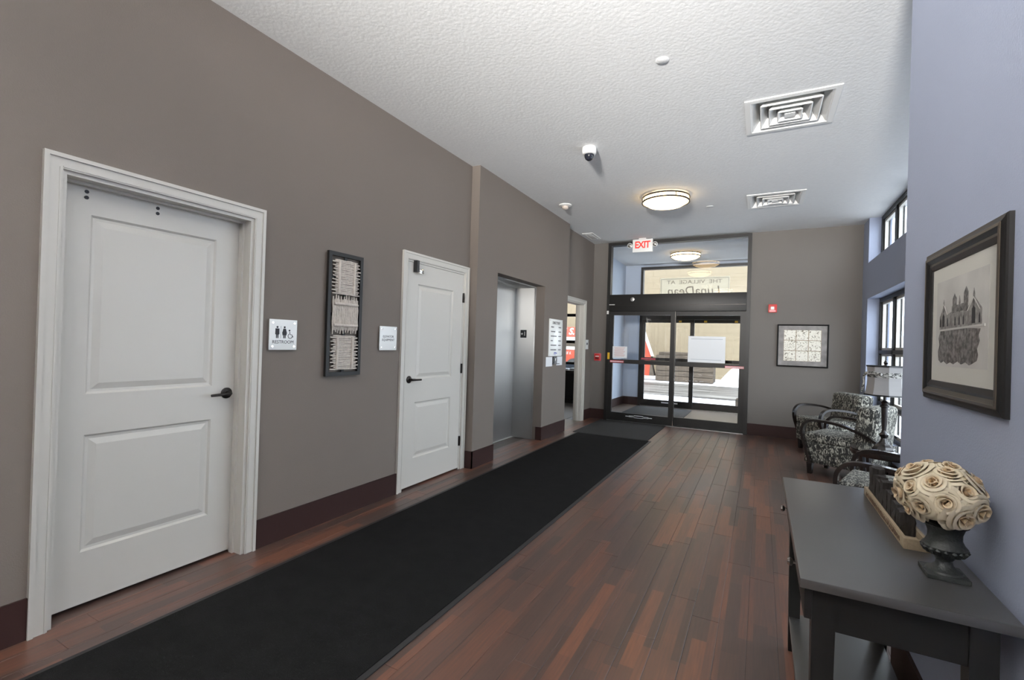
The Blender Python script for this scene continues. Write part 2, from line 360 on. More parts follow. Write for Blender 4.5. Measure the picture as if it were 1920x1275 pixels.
fl = struct('floor', box(B(), XL-0.3, XW+0.02, YB, YE+0.02, -0.10, -0.006), M_SUBFLOOR, 'red-brown strip wood floor of the lobby', 'floor')
# floor planks: one object each, sharing mesh data by length
PW, PL = 0.125, 1.2; plank_me = {}
def plank(x0, x1, y0, y1):
    key = (round(x1-x0, 3), round(y1-y0, 3))
    if key not in plank_me:
        b = B(); g = 0.0007; a, c = key
        lo = [b.verts.new(p) for p in ((g, g, -0.006), (a-g, g, -0.006), (a-g, c-g, -0.006), (g, c-g, -0.006))]
        md = [b.verts.new(p) for p in ((g, g, -0.001), (a-g, g, -0.001), (a-g, c-g, -0.001), (g, c-g, -0.001))]
        h = 0.0022
        hi = [b.verts.new(p) for p in ((h, h, 0), (a-h, h, 0), (a-h, c-h, 0), (h, c-h, 0))]
        b.faces.new(hi)
        for p, q in ((lo, md), (md, hi)):
            for k in range(4): b.faces.new((p[k], p[(k+1) % 4], q[(k+1) % 4], q[k]))
        me = bpy.data.meshes.new('plank'); b.to_mesh(me); b.free(); me.materials.append(M_PLANK); plank_me[key] = me
    o = bpy.data.objects.new('plank', plank_me[key]); COL.objects.link(o); o.parent = fl; o.location = (x0, y0, 0)
rp = random.Random(3)
def plank_field(x0, x1, y0, y1):
    x = x0; k = 0
    while x < x1-0.01:
        xe = min(x+PW, x1); off = round(rp.choice([0.0, 0.3, 0.6, 0.9])+0.15*(k % 2), 2); y = y0-off
        while y < y1-0.02:
            a, c = max(y, y0), min(y+PL, y1)
            if c-a > 0.03: plank(x, xe, a, c)
            y += PL
        x += PW; k += 1
plank_field(-1.40, XR, -0.6, YE)
plank_field(XR, XW, YC, YE)
plank_field(-2.92, -2.42, -0.6, YE)
struct('floor_vestibule', box(B(), XV0-0.1, XV1+0.1, YE+0.02, YV+0.2, -0.1, 0.0), M_TILEFL, 'pale brown vestibule floor beyond the glass doors', 'floor')
# baseboards
def base(name, segs, label):
    b = B()
    for s in segs: box(b, *s, 0, BH)
    struct(name, b, M_BASE, label, 'baseboard')
t = 0.012
base('baseboard_left', [(XL, XL+t, YB, 0.836), (XL, XL+t, 1.868, 3.158), (XL, XL+t, 4.201, BY0), (XL+t, XB+t, BY0-t, BY0), (XB, XB+t, BY0-t, EL[0]), (XB, XB+t, EL[1], BY1),
     (XL+0.02, XB+t, EL[1]-t, EL[1]), (XL, XL+t, 8.0, YE)], 'dark oxblood baseboard along the left wall')
base('baseboard_end', [(XL, -2.495, YE-t, YE), (-0.168, XW, YE-t, YE)], 'dark oxblood baseboard along the grey end wall')
base('baseboard_right', [(XR-t, XR, YB, YC), (XR-t, XW, YC, YC+t)], 'dark oxblood baseboard under the console table')
base('baseboard_window', [(XW-t, XW, YC+t, YE-t)], 'dark baseboard below the windows')
# windows on the right
def window(name, z0, z1, rails, label):
    th = thing(name, label, 'window', (1.42, (WY0+WY1)/2, z0), kind='structure')
    xa, xb = 1.415, 1.50; p = 0.73; n = 7
    ys = [WY1-0.055-k*p for k in range(n)] + [WY0]
    bx('head', M_BRONZE, th, xa, xb, WY0, WY1, z1-0.055, z1); bx('sill', M_BRONZE, th, xa, xb, WY0, WY1, z0, z0+0.05)
    bx('jamb', M_BRONZE, th, xa, xb, WY1-0.055, WY1, z0+0.05, z1-0.055); bx('jamb', M_BRONZE, th, xa, xb, WY0, WY0+0.055, z0+0.05, z1-0.055)
    edges = [WY1-0.055]
    for k in range(1, n):
        yc = WY1-0.03-k*p
        if yc < WY0+0.2: break
        bx('mullion', M_BRONZE, th, xa, xb, yc-0.027, yc+0.027, z0+0.05, z1-0.055); edges += [yc+0.027, yc-0.027]
    edges.append(WY0+0.055)
    zs = [z0+0.05]+[q for r in rails for q in (r-0.025, r+0.025)]+[z1-0.055]
    for r in rails: bx('rail', M_BRONZE, th, xa, xb, WY0+0.055, WY1-0.055, r-0.025, r+0.025)
    for a in range(0, len(edges)-1, 2):
        for c in range(0, len(zs)-1, 2):
            f = obj('sash', rect_loft(B(), 'x', edges[a+1], edges[a], zs[c], zs[c+1], [(0, 1.44), (0.03, 1.44), (0.03, 1.475), (0, 1.475), (0, 1.44)]), M_WHITE, th)
            bx('pane', M_GLASS, f, 1.455, 1.460, edges[a+1]+0.028, edges[a]-0.028, zs[c]+0.028, zs[c+1]-0.028)
window('window_1', 0.30, 2.10, [0.69, 1.373], 'tall dark-framed window behind the armchairs and table lamp')
window('window_2', 2.60, ZC, [], 'short clerestory window just under the ceiling')

# ------------------------------------------------------------------ vestibule
struct('wall_vestibule_left', slab(B(), 'x', XV0-0.12, XV0, YE+0.2, YV, 0, ZC), M_DAYLITBLUE, 'blue vestibule side wall seen through the glass')
struct('wall_vestibule_right', slab(B(), 'x', XV1, XV1+0.12, YE+0.2, YV, 0, ZC), M_DAYLITBLUE, 'blue vestibule wall on the right beyond the glass')
struct('wall_vestibule_back', slab(B(), 'y', YV, YV+0.2, -8.0, XW, -0.1, 3.62, [(-2.475, -0.168, -0.2, 3.16), (-6.6, -3.3, 0.85, 2.9)]), M_DAYLITBLUE, 'blue outer wall around the street doors')
struct('ceiling_vestibule', box(B(), XV0-0.12, XV1+0.12, YE+0.2, YV, ZC, ZC+0.04), M_CEIL, 'white vestibule ceiling beyond the transom glass', 'ceiling')
base('baseboard_vestibule', [(XV0, XV0+t, YE+0.2, YV), (XV0+t, -2.475, YV-t, YV)], 'dark baseboard in the vestibule')

def storefront(name, label, y, x0, x1, ztop, zdoor, zhead, lx, yo, extra):
    th = thing(name, label, 'door', ((x0+x1)/2, y, 0), kind='structure')
    d0, d1 = y-0.06, y+0.07
    bx('jamb', M_BRONZE, th, x0, x0+0.055, d0, d1, 0, ztop); bx('jamb', M_BRONZE, th, x1-0.055, x1, d0, d1, 0, ztop)
    bx('head', M_BRONZE, th, x0+0.055, x1-0.055, d0, d1, ztop-0.055, ztop)
    bx('header', M_BRONZE, th, x0+0.055, x1-0.055, d0-0.03, d1, zdoor, zhead, 0.004)
    bx('header_cover_line', M_BLACKM, th, x0+0.06, x1-0.06, d0-0.034, d0-0.030, zdoor+0.10, zdoor+0.108)
    bx('transom_pane', M_GLASS, th, x0+0.055, x1-0.055, y-0.004, y+0.004, zhead, ztop-0.055)
    bx('threshold', M_DARKSTEEL, th, x0+0.055, x1-0.055, d0, d1, 0, 0.012)
    xm = lx
    for (a, b, yy, nm) in ((x0+0.055, xm+0.045, y-0.025, 'door_leaf'), (xm-0.045, x1-0.055, y+0.035, 'door_leaf')):
        r = (0.075, 0.085, 0.14)
        bmf = B(); slab(bmf, 'y', yy-0.022, yy+0.022, a, b, 0.014, zdoor, [(a+r[0], b-r[1], 0.155, 1.035), (a+r[0], b-r[1], 1.105, zdoor-0.07)])
        lf = obj(nm, bmf, M_BRONZE, th)
        bx('pane', M_GLASS, lf, a+r[0], b-r[1], yy-0.003, yy+0.003, 0.155, 1.035); bx('pane', M_GLASS, lf, a+r[0], b-r[1], yy-0.003, yy+0.003, 1.105, zdoor-0.07)
    return th
inner = storefront('door_4', 'black-framed automatic sliding glass doors with transom in the grey end wall', YE, -2.495, -0.168, 3.205, 1.965, 2.262, -1.335, 0, 0)
outer = storefront('door_5', 'second set of black-framed glass doors to the street, at the back of the vestibule', YV, -2.475, -0.168, 3.16, 1.965, 2.20, -1.34, 0, 0)
yf = YE-0.055   # front leaf face
obj('meeting_edge', box(B(), -1.302, -1.294, yf-0.004, yf+0.01, 0.02, 1.965), M_CHROME, inner)
def sticker(nm, mt, par, x0, x1, y, z0, z1, label=None): return bx(nm, mt, par, x0, x1, y-0.002, y, z0, z1, label=label)
sticker('caution_sticker', M_PINK, inner, -2.41, -2.16, YE-0.047, 1.045, 1.085, 'red and white caution sticker')
for k in range(14): bx('sticker_print', M_PAPER, inner, -2.40+k*0.017, -2.39+k*0.017, YE-0.0495, YE-0.049, 1.055, 1.075)
sticker('caution_sticker', M_PINK, inner, -0.515, -0.235, YE+0.013, 1.035, 1.075, 'red and white caution sticker')
for k in range(15): bx('sticker_print', M_PAPER, inner, -0.505+k*0.018, -0.495+k*0.018, YE+0.0105, YE+0.011, 1.045, 1.065)
sticker('warning_label', M_YEL, inner, -2.455, -2.415, YE-0.061, 1.10, 1.22, 'yellow warning label')
sticker('sensor_switch', M_WPLASTIC, inner, -2.49, -2.455, YE-0.061, 1.915, 1.975)
lg = sticker('floor_guide_sticker', M_PAPER, inner, -2.04, -1.70, YE-0.047, 0.092, 0.118, 'white sticker on the bottom rail')
bx('sticker_print', M_PAPER, inner, -1.95, -1.79, YE-0.049, YE-0.047, 0.085, 0.128); bx('sticker_print', M_PAPER, inner, -2.10, -1.64, YE-0.049, YE-0.047, 0.098, 0.110)
lo_ = sticker('floor_guide_sticker', M_PAPER, outer, -1.95, -1.60, YV-0.047, 0.092, 0.118)
sticker('caution_sticker', M_PINK, outer, -2.42, -2.10, YV-0.047, 1.05, 1.09)
obj('motion_sensor', lathe(B(), [(0.0, -0.118), (0.035, -0.115), (0.042, -0.09)], (-2.02, YE, 2.17), 20, 'y'), M_DARKSTEEL, inner, True)
bx('maker_plate', M_WPLASTIC, inner, -2.44, -2.34, YE-0.093, YE-0.090, 2.075, 2.087)
for x in (-1.62, -1.10, -0.50): bx('orange_clip', M_YEL, outer, x, x+0.06, YV-0.05, YV-0.047, 1.905, 1.945)
# banner on the outer transom: lettering faces the street
bn = thing('transom_banner', 'white banner on the outer transom, its lettering seen reversed from inside', 'banner', (-1.34, YV+0.02, 2.50))
M_BANNER = trans_mat('translucent_vinyl', (0.72, 0.69, 0.60)); M_BTXT = mat('faded_grey_letters', (0.30, 0.27, 0.23), 0.6)
bx('sheet', M_BANNER, bn, -2.055, -0.62, YV+0.012, YV+0.016, 2.40, 2.90)
obj('border', rect_loft(B(), 'y', -2.035, -0.64, 2.42, 2.88, [(0, YV+0.0095), (0.008, YV+0.0095), (0.008, YV+0.0115), (0, YV+0.0115), (0, YV+0.0095)]), M_BTXT, bn)
text('lettering', 'THE  VILLAGE  AT', (-1.34, YV+0.011, 2.80), 0.115, '+y', M_BTXT, bn, sx=1.25)
text('lettering', 'LunaDean', (-1.34, YV+0.011, 2.60), 0.27, '+y', M_BTXT, bn, sx=1.0, shear=0.12)
# notices taped to the inner doors
def notice(label, x0, x1, z0, z1, y, lines, mt):
    th = thing('notice', label, 'notice', ((x0+x1)/2, y, z0)); bx('sheet', M_PAPER, th, x0, x1, y-0.003, y, z0, z1)
    for (a, b, c, d) in lines: bx('printed_line', mt, th, x0+a*(x1-x0), x0+b*(x1-x0), y-0.0042, y-0.003, z0+c*(z1-z0), z0+d*(z1-z0))
ln = [(0.08, 0.93, 0.885, 0.905), (0.08, 0.90, 0.10, 0.115)]
notice('large pale blue-white notice taped to the right sliding door', -1.09, -0.515, 1.112, 1.548, YE+0.010, ln, mat('faint_blue_ink', (0.45, 0.48, 0.52), 0.7))
ln = [(0.12+0.03*(k % 2), 0.86-0.05*(k % 3), 0.86-k*0.1, 0.90-k*0.1) for k in range(8)]
notice('small white notice with faint red print on the left glass door', -2.365, -2.105, 1.127, 1.338, YE-0.048, ln, mat('faint_red_ink', (0.72, 0.45, 0.42), 0.7))
ob = thing('wall_board', 'grey framed board on the blue vestibule wall', 'board', (XV0, 9.25, 1.05))
bx('panel', M_DARKSTEEL, ob, XV0, XV0+0.03, 9.0, 9.5, 1.05, 1.95); bx('face', M_WPLASTIC, ob, XV0+0.03, XV0+0.034, 9.04, 9.46, 1.09, 1.91)
vm = obj('entrance_mat', box(B(), -2.45, -1.28, YE+0.25, YV-0.2, 0.0, 0.012, 0.003), M_MAT); tag(vm, 'charcoal mat on the vestibule floor between the two glass doors', 'mat')

# ------------------------------------------------------------------ doors on the left wall
def casing(th, y0, y1, z1, x, w_=0.066, sides='lrt'):
    def prof(b, a0, a1, s):   # vertical member: outer bead on side s
        box(b, x, x+0.014, a0, a1, 0, z1+w_ if True else z1)
        e = (a0, a0+0.018) if s < 0 else (a1-0.018, a1)
        box(b, x+0.014, x+0.022, e[0], e[1], 0, z1+w_)
        i = (a1-0.012, a1-0.006) if s < 0 else (a0+0.006, a0+0.012)
        box(b, x+0.014, x+0.017, i[0], i[1], 0, z1+0.006)
        return b
    if 'l' in sides: obj('casing', prof(B(), y0-w_, y0, -1), M_WHITE, th)
    if 'r' in sides: obj('casing', prof(B(), y1, y1+w_, 1), M_WHITE, th)
    b = B(); box(b, x, x+0.0139, y0, y1, z1, z1+w_); box(b, x+0.0139, x+0.022, y0-w_+0.018, y1+w_-0.018, z1+w_-0.018, z1+w_); box(b, x+0.0139, x+0.017, y0, y1, z1+0.006, z1+0.012)
    obj('casing', b, M_WHITE, th)
def door(name, label, op, xf, panels, jamb_back, handle_y, handle_dir, hinges=None, gap=0.018):
    y0, y1 = op
    th = thing(name, label, 'door', (XL, (y0+y1)/2, 0), kind='structure')
    casing(th, y0, y1, DH, XL)
    jt = 0.018
    bx('jamb', M_WHITE, th, XL-0.14, XL, y0, y0+jt, 0, DH); bx('jamb', M_WHITE, th, XL-0.14, XL, y1-jt, y1, 0, DH); bx('jamb', M_WHITE, th, XL-0.14, XL, y0+jt, y1-jt, DH-jt, DH)
    l0, l1, zt = y0+jt+0.003, y1-jt-0.003, DH-jt-0.003
    if xf < XL-0.05:     # door hung on the far side: stop faces the lobby
        s0, s1 = xf+0.002, xf+0.036
        bx('stop', M_WHITE, th, s0, s1, y0+jt, y0+jt+0.013, 0, DH-jt); bx('stop', M_WHITE, th, s0, s1, y1-jt-0.013, y1-jt, 0, DH-jt); bx('stop', M_WHITE, th, s0, s1, y0+jt+0.013, y1-jt-0.013, DH-jt-0.013, DH-jt)
    b = B(); slab(b, 'x', xf-0.035, xf, l0, l1, gap, zt, [(p[0], p[1], p[2], p[3]) for p in panels])
    lf = obj('leaf', b, M_WHITE, th)
    for p in panels:
        b = rect_loft(B(), 'x', *p, [(0, xf), (0.010, xf-0.010), (0.022, xf-0.011), (0.052, xf-0.002)], cap=True)
        rect_loft(b, 'x', *p, [(0, xf-0.02), (0.001, xf-0.02)], cap=True)
        obj('raised_panel', b, M_WHITE, lf)
    hz = 0.987
    hd = obj('handle', lathe(B(), [(0.0, 0.0), (0.033, 0.0), (0.033, 0.006), (0.028, 0.010), (0.013, 0.012), (0.011, 0.045)], (xf, handle_y, hz), 24, 'x'), M_BLACKM, lf, True)
    e = handle_dir
    obj('lever', tube(B(), [(xf+0.042, handle_y, hz), (xf+0.05, handle_y+e*0.012, hz), (xf+0.052, handle_y+e*0.05, hz-0.002), (xf+0.05, handle_y+e*0.115, hz-0.004)], [0.011, 0.011, 0.009, 0.008]), M_BLACKM, hd, True)
    if hinges:
        for z in hinges:
            h = obj('hinge', lathe(B(), [(0.0065, -0.05), (0.0065, 0.05)], (XL+0.009, l1+0.005, z), 12), M_BLACKM, th, True)
            bx('hinge_plate', M_BLACKM, h, XL-0.001, XL+0.005, l1-0.006, l1+0.014, z-0.05, z+0.05)
    return th, lf
d1, d1leaf = door('door_1', 'large white two-panel restroom door at the left', D1, XL-0.10, [(1.046, 1.64, 1.035, 1.903), (1.046, 1.64, 0.27, 0.838)], 0, 1.727, -1)
for y in (1.026, 1.327):
    for dz in (0, 0.028):
        o = obj('screw_hole', lathe(B(), [(0.0, 0.0015), (0.009, 0.0015), (0.009, 0.0)], (XL-0.10, y, 2.010-dz), 12, 'x'), M_INK, d1leaf)
d2, d2leaf = door('door_2', 'white two-panel door with black hinges beside the elevator', D2, XL-0.002, [(3.385, 3.945, 0.985, 1.855), (3.385, 3.945, 0.265, 0.775)], 0, 3.295, 1, hinges=(1.80, 1.06, 0.30))
cl = bx('strike_bracket', M_BLACK, d2leaf, XL-0.002, XL+0.04, 3.312, 3.345, 1.955, 2.06)
bx('latch_body', M_CHROME, cl, XL+0.0, XL+0.05, 3.345, 3.40, 1.945, 1.985, 0.004)
# open doorway beside the entrance
th3 = thing('door_3', 'open doorway with white casing beside the glass entrance', 'doorway', (XL, 7.48, 0), kind='structure')
casing(th3, D3[0], D3[1], DH, XL)
for a, b in ((D3[0], D3[0]+0.018), (D3[1]-0.018, D3[1])): bx('jamb', M_WHITE, th3, XL-0.14, XL, a, b, 0, DH)
bx('jamb', M_WHITE, th3, XL-0.14, XL, D3[0]+0.018, D3[1]-0.018, DH-0.018, DH)
bx('stop', M_WHITE, th3, XL-0.10, XL-0.065, D3[1]-0.031, D3[1]-0.018, 0, DH-0.018)
bx('casing_inside', M_WHITE, th3, XL-0.156, XL-0.14, D3[1], D3[1]+0.066, 0, DH+0.066)

# ------------------------------------------------------------------ room seen through the doorway
x0r, y0r = -7.8, 6.2
struct('floor_side_room', box(B(), x0r, XL-0.30, y0r, YV, -0.1, -0.001), M_TILEFL, 'floor of the side room through the doorway', 'floor')
struct('floor_threshold', box(B(), XL-0.30, XL, D3[0], D3[1], -0.006, 0.0005), M_TILEFL, 'pale threshold in the open doorway', 'floor')
struct('wall_side_room', slab(B(), 'x', x0r-0.1, x0r, y0r, YV, 0, 3.3), M_ROOM3, 'far wall of the side room')
struct('wall_side_room_near', slab(B(), 'y', y0r-0.1, y0r, x0r, XL-0.14, 0, 3.3, ), M_ROOM3, 'near wall of the side room')
struct('ceiling_side_room', box(B(), x0r, XV0-0.12, y0r, YV, 2.95, 3.0), M_CEIL, 'side room ceiling through the doorway', 'ceiling')
w3 = thing('window_3', 'side room window seen through the open doorway', 'window', (-4.95, YV, 0.85), kind='structure')
obj('frame', rect_loft(B(), 'y', -6.6, -3.3, 0.85, 2.9, [(0, YV), (0.06, YV), (0.06, YV+0.09), (0, YV+0.09), (0, YV)]), M_BRONZE, w3)
for z in (1.405, 2.068): bx('rail', M_BRONZE, w3, -6.54, -3.36, YV+0.01, YV+0.08, z-0.035, z+0.035)
for a, b in ((0.91, 1.37), (1.44, 2.033), (2.103, 2.84)): bx('pane', M_GLASS, w3, -6.54, -3.36, YV+0.04, YV+0.046, a, b)
cb = thing('low_cabinet', 'dark low cabinet in the side room below its window', 'cabinet', (-4.3, 10.4, 0))
bx('body', M_DARKWOOD, cb, -4.9, -3.5, 10.1, 10.7, 0.08, 0.72); bx('plinth', M_BLACK, cb, -4.85, -3.55, 10.14, 10.68, 0.0, 0.08); bx('top', M_DARKWOOD, cb, -4.93, -3.47, 10.07, 10.73, 0.72, 0.75, 0.004)
for k in range(2):
    dd = bx('cabinet_door', M_CONSOLE, cb, -4.86+k*0.69, -4.21+k*0.69, 10.085, 10.10, 0.12, 0.69, 0.004)
    bx('handle', M_CHROME, dd, -4.27+k*0.14, -4.25+k*0.14, 10.07, 10.085, 0.40, 0.52)
for k, (x, z) in enumerate(((-4.22, 0.75), (-4.05, 0.75), (-3.9, 0.75))):
    tag(obj('paper_stack', box(B(), x, x+0.12, 10.15+0.05*k, 10.42, z, z+0.02+0.012*k, 0.003), M_PAPER), ['thin paper stack, left on the side room cabinet', 'middle paper stack on the side room cabinet', 'thickest paper stack, right on the side room cabinet'][k], 'paper', 'papers on the side room cabinet')

# unseen shell added behind the left doors to block sky light
struct('floor_light_block', box(B(), -4.6, XL-0.30, YB-0.1, y0r-0.1, -0.1, -0.006), M_TILEFL, 'unseen floor added behind the closed doors to block sky light', 'floor')
struct('wall_light_block', slab(B(), 'x', -4.7, -4.6, YB-0.1, y0r-0.1, -0.1, 3.62), M_ROOM3, 'unseen rear wall added behind the closed doors to block sky light')
struct('wall_light_block_end', slab(B(), 'y', YB-0.2, YB-0.1, -4.7, XL-0.14, -0.1, 3.62), M_ROOM3, 'unseen end wall added behind the closed doors to block sky light')
# ------------------------------------------------------------------ elevator
e = thing('elevator', 'stainless steel elevator doorway set into the taupe wall', 'elevator', (-2.95, 5.3, 0))
xd = -3.13
for a, b in ((4.66, 5.323), (5.327, 5.99)): bx('door_panel', M_STEEL, e, xd-0.04, xd, a, b, 0.01, 2.13)
bx('side_jamb', M_STEEL, e, xd-0.02, -2.812, EL[1]-0.022, EL[1]-0.001, 0, 2.139); bx('side_jamb', M_STEEL, e, xd-0.02, -2.812, EL[0]+0.001, EL[0]+0.022, 0, 2.139)
bx('jamb_edge', M_STEEL, e, -2.826, -2.806, EL[1]-0.030, EL[1]-0.022, 0, 2.12, 0.002); bx('jamb_edge', M_STEEL, e, -2.826, -2.806, EL[0]+0.022, EL[0]+0.030, 0, 2.12, 0.002)
bx('header', M_STEEL, e, xd-0.02, -2.812, EL[0]+0.022, EL[1]-0.022, 2.122, 2.139); bx('sill', M_STEEL, e, xd-0.02, xd+0.035, EL[0]+0.022, EL[1]-0.022, -0.002, 0.008)
bx('shaft_backing', M_BLACK, e, xd-0.10, xd-0.05, 4.5, 6.05, 0, 2.3)
sg = bx('floor_number_plate', M_BLACK, e, -3.03, -2.935, EL[1]-0.025, EL[1]-0.022, 1.42, 1.53)
text('plate_number', '1', (-2.962, EL[1]-0.026, 1.475), 0.085, '-y', M_WPLASTIC, sg)
st = [(math.cos(PI/2+k*PI/5)*(0.02 if k % 2 == 0 else 0.008), math.sin(PI/2+k*PI/5)*(0.02 if k % 2 == 0 else 0.008)) for k in range(10)]
obj('plate_star', poly(B(), [(-3.005+a, EL[1]-0.0255, 1.475+b) for a, b in st], (0, -0.001, 0)), M_WPLASTIC, sg)

# ------------------------------------------------------------------ rugs
rg = thing('carpet_runner', 'long black carpet runner down the left side of the floor', 'rug', (-1.9, 3, 0))
bx('border', M_RUGB, rg, -2.47, -1.345, -2.5, 6.85, 0.0, 0.007, 0.003); bx('pile', M_RUG, rg, -2.44, -1.372, -2.47, 6.82, 0.007, 0.011, 0.002)
tag(obj('walk_off_mat', box(B(), -2.53, -1.40, 6.86, 8.32, 0.0, 0.009, 0.003), M_MAT), 'charcoal grey entrance mat between the runner and the glass doors', 'mat')

# ------------------------------------------------------------------ wall signs, left wall
def acryl(label, y0, y1, z0, z1):
    th = thing('wall_sign', label, 'sign', (XL, (y0+y1)/2, z0))
    bx('plaque', M_ACRYL, th, XL+0.012, XL+0.018, y0, y1, z0, z1, 0.001)
    for y in (y0+0.022, y1-0.022):
        for z in (z0+0.022, z1-0.022): obj('standoff', lathe(B(), [(0.005, 0.0), (0.005, 0.018), (0.0075, 0.018), (0.0075, 0.022), (0.0, 0.0225)], (XL, y, z), 12, 'x'), M_CHROME, th, True)
    return th
s1 = acryl('white restroom plaque with three figures, right of the large door', 1.916, 2.117, 1.254, 1.452)
xs_ = XL+0.0182
def disc(bm, y, z, r, n=14): return poly(bm, [(xs_, y+r*math.cos(2*PI*k/n), z+r*math.sin(2*PI*k/n)) for k in range(n)], (0.0008, 0, 0))
def fig(y, fem):
    b = B(); disc(b, y, 1.402, 0.0068)
    if fem: pts = [(-0.009, 1.393), (0.009, 1.393), (0.018, 1.362), (0.014, 1.358), (0.017, 1.350), (-0.017, 1.350), (-0.014, 1.358), (-0.018, 1.362)]
    else: pts = [(-0.014, 1.393), (0.014, 1.393), (0.015, 1.356), (0.011, 1.354), (0.009, 1.352), (-0.009, 1.352), (-0.011, 1.354), (-0.015, 1.356)]
    poly(b, [(xs_, y+p, q) for p, q in pts], (0.0008, 0, 0))
    for a in (-0.005, 0.005): poly(b, [(xs_, y+a-0.004, 1.352), (xs_, y+a+0.004, 1.352), (xs_, y+a+0.0035, 1.330), (xs_, y+a-0.0035, 1.330)], (0.0008, 0, 0))
    obj('pictogram', b, M_INK, s1)
fig(1.972, 0); fig(2.024, 1)
bx('divider', M_GREYINK, s1, xs_, xs_+0.0008, 1.9965, 1.998, 1.33, 1.41)
b = B(); disc(b, 2.060, 1.382, 0.006)
tube(b, [(xs_+0.001, 2.062, 1.374), (xs_+0.001, 2.064, 1.356), (xs_+0.001, 2.078, 1.354), (xs_+0.001, 2.088, 1.338)], 0.002, 6)
tube(b, [(xs_+0.001, 2.066+0.016*math.cos(a), 1.346+0.016*math.sin(a)) for a in [2.2+k*0.32 for k in range(14)]], 0.0017, 6)
obj('pictogram', b, M_INK, s1)
text('lettering', 'RESTROOM', (xs_, 2.016, 1.305), 0.030, '+x', M_INK, s1)
s2 = acryl('white plaque with two lines of text, beside the door with hinges', 2.895, 3.098, 1.252, 1.451)
text('lettering', 'ELEVATOR', (xs_, 2.996, 1.365), 0.027, '+x', M_INK, s2); text('lettering', 'EQUIPMENT', (xs_, 2.996, 1.337), 0.027, '+x', M_INK, s2)

# woven twig wall art
ar = thing('twig_wall_art', 'tall dark metal frame holding three woven whitewashed twig squares', 'wall art', (XL, 2.51, 1.063))
ay0, ay1, az0, az1 = 2.35, 2.678, 1.063, 1.971
obj('frame', rect_loft(B(), 'x', ay0, ay1, az0, az1, [(0, XL+0.012), (0, XL+0.034), (0.028, XL+0.034), (0.028, XL+0.012), (0, XL+0.012)]), M_BRONZE, ar)
bx('centre_bar', M_BRONZE, ar, XL+0.014, XL+0.022, 2.502, 2.526, az0+0.028, az1-0.028)
for z in (1.79, 1.515, 1.235): bx('cross_bar', M_BRONZE, ar, XL+0.014, XL+0.022, ay0+0.028, ay1-0.028, z-0.012, z+0.012)
for y in (2.375, 2.653): bx('wall_stand_off', M_BRONZE, ar, XL, XL+0.013, y-0.01, y+0.01, 1.5, 1.53)
rs = random.Random(5)
for i, zc in enumerate((1.79, 1.515, 1.235)):
    hw = 0.115; b = B()
    hor = i != 1
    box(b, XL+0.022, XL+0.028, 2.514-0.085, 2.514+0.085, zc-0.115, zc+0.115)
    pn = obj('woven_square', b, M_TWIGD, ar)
    n = 20
    for k in range(n):
        o_ = -0.122+0.244*k/(n-1); j = rs.uniform(-0.008, 0.008); ex = 0.128 if k % 2 == 0 else 0.105
        if hor: path = [(XL+0.033+0.004*math.sin(q*2.1+k), 2.514+(-ex+2*ex*q/6)+j, zc+o_+rs.uniform(-0.002, 0.002)) for q in range(7)]
        else: path = [(XL+0.033+0.004*math.sin(q*2.1+k), 2.514+o_*0.95+rs.uniform(-0.002, 0.002), zc+(-ex*1.08+2.16*ex*q/6)+j) for q in range(7)]
        obj('twig', tube(B(), path, [0.0045, 0.0062, 0.0066, 0.006, 0.0066, 0.0062, 0.0045], 6), M_TWIG, pn, True)
    for s in (-1, 1):
        if hor: path = [(XL+0.041, 2.514+s*0.072, zc-0.118+0.236*q/4) for q in range(5)]
        else: path = [(XL+0.041, 2.514-0.112+0.224*q/4, zc+s*0.078) for q in range(5)]
        obj('binding', tube(B(), path, 0.010, 8), M_TWIG, pn, True)

# directory board + call station + papers on the bump-out
dr = thing('directory_board', 'white directory board with printed rows between elevator and doorway', 'sign', (XB, 6.41, 1.167))
bx('panel', M_ACRYL, dr, XB, XB+0.012, 6.163, 6.655, 1.167, 1.706, 0.002)
xq = XB+0.0124
text('heading', 'DIRECTORY', (xq, 6.41, 1.650), 0.052, '+x', M_INK, dr, bold=0.001)
for k in range(6):
    z = 1.59-k*0.066; wl_ = (0.10, 0.15, 0.20, 0.07, 0.19, 0.19)[k]; y = 6.215
    while y < 6.215+wl_: bx('printed_row', M_GREYINK, dr, xq-0.0005, xq+0.0004, y, y+0.022, z-0.008, z+0.008); y += 0.027
    y = 6.50
    for q in range(4): bx('printed_row', M_GREYINK, dr, xq-0.0005, xq+0.0004, y, y+0.020, z-0.008, z+0.008); y += 0.026
mbl = mat('blue_logo_ink', (0.10, 0.13, 0.42), 0.6)
obj('logo', tube(B(), [(xq, 6.385+0.045*math.cos(a), 1.205+0.02*math.sin(a)) for a in [0.9+k*0.42 for k in range(12)]], 0.003, 6), mbl, dr)
bx('logo_bar', mbl, dr, xq-0.0005, xq+0.0005, 6.36, 6.46, 1.203, 1.217)
for s in range(4): obj('screw', lathe(B(), [(0.006, 0), (0.006, 0.002), (0, 0.003)], (xq, 6.18+0.46*(s % 2), 1.185+0.50*(s//2)), 10, 'x'), M_CHROME, dr)
cs = thing('call_station', 'black elevator call plate between two white sheets below the directory', 'call panel', (XB, 6.40, 1.02))
bx('plate', M_BLACK, cs, XB, XB+0.014, 6.325, 6.47, 1.045, 1.16, 0.003); bx('button', M_CHROME, cs, XB+0.014, XB+0.018, 6.385, 6.415, 1.10, 1.13, 0.001); bx('lower_lip', M_BLACK, cs, XB, XB+0.02, 6.325, 6.56, 1.05, 1.058)
tag(obj('paper_sheet', box(B(), XB, XB+0.002, 6.09, 6.318, 1.02, 1.155), M_PAPER), 'white sheet left of the black call plate', 'paper', 'sheets below the directory')
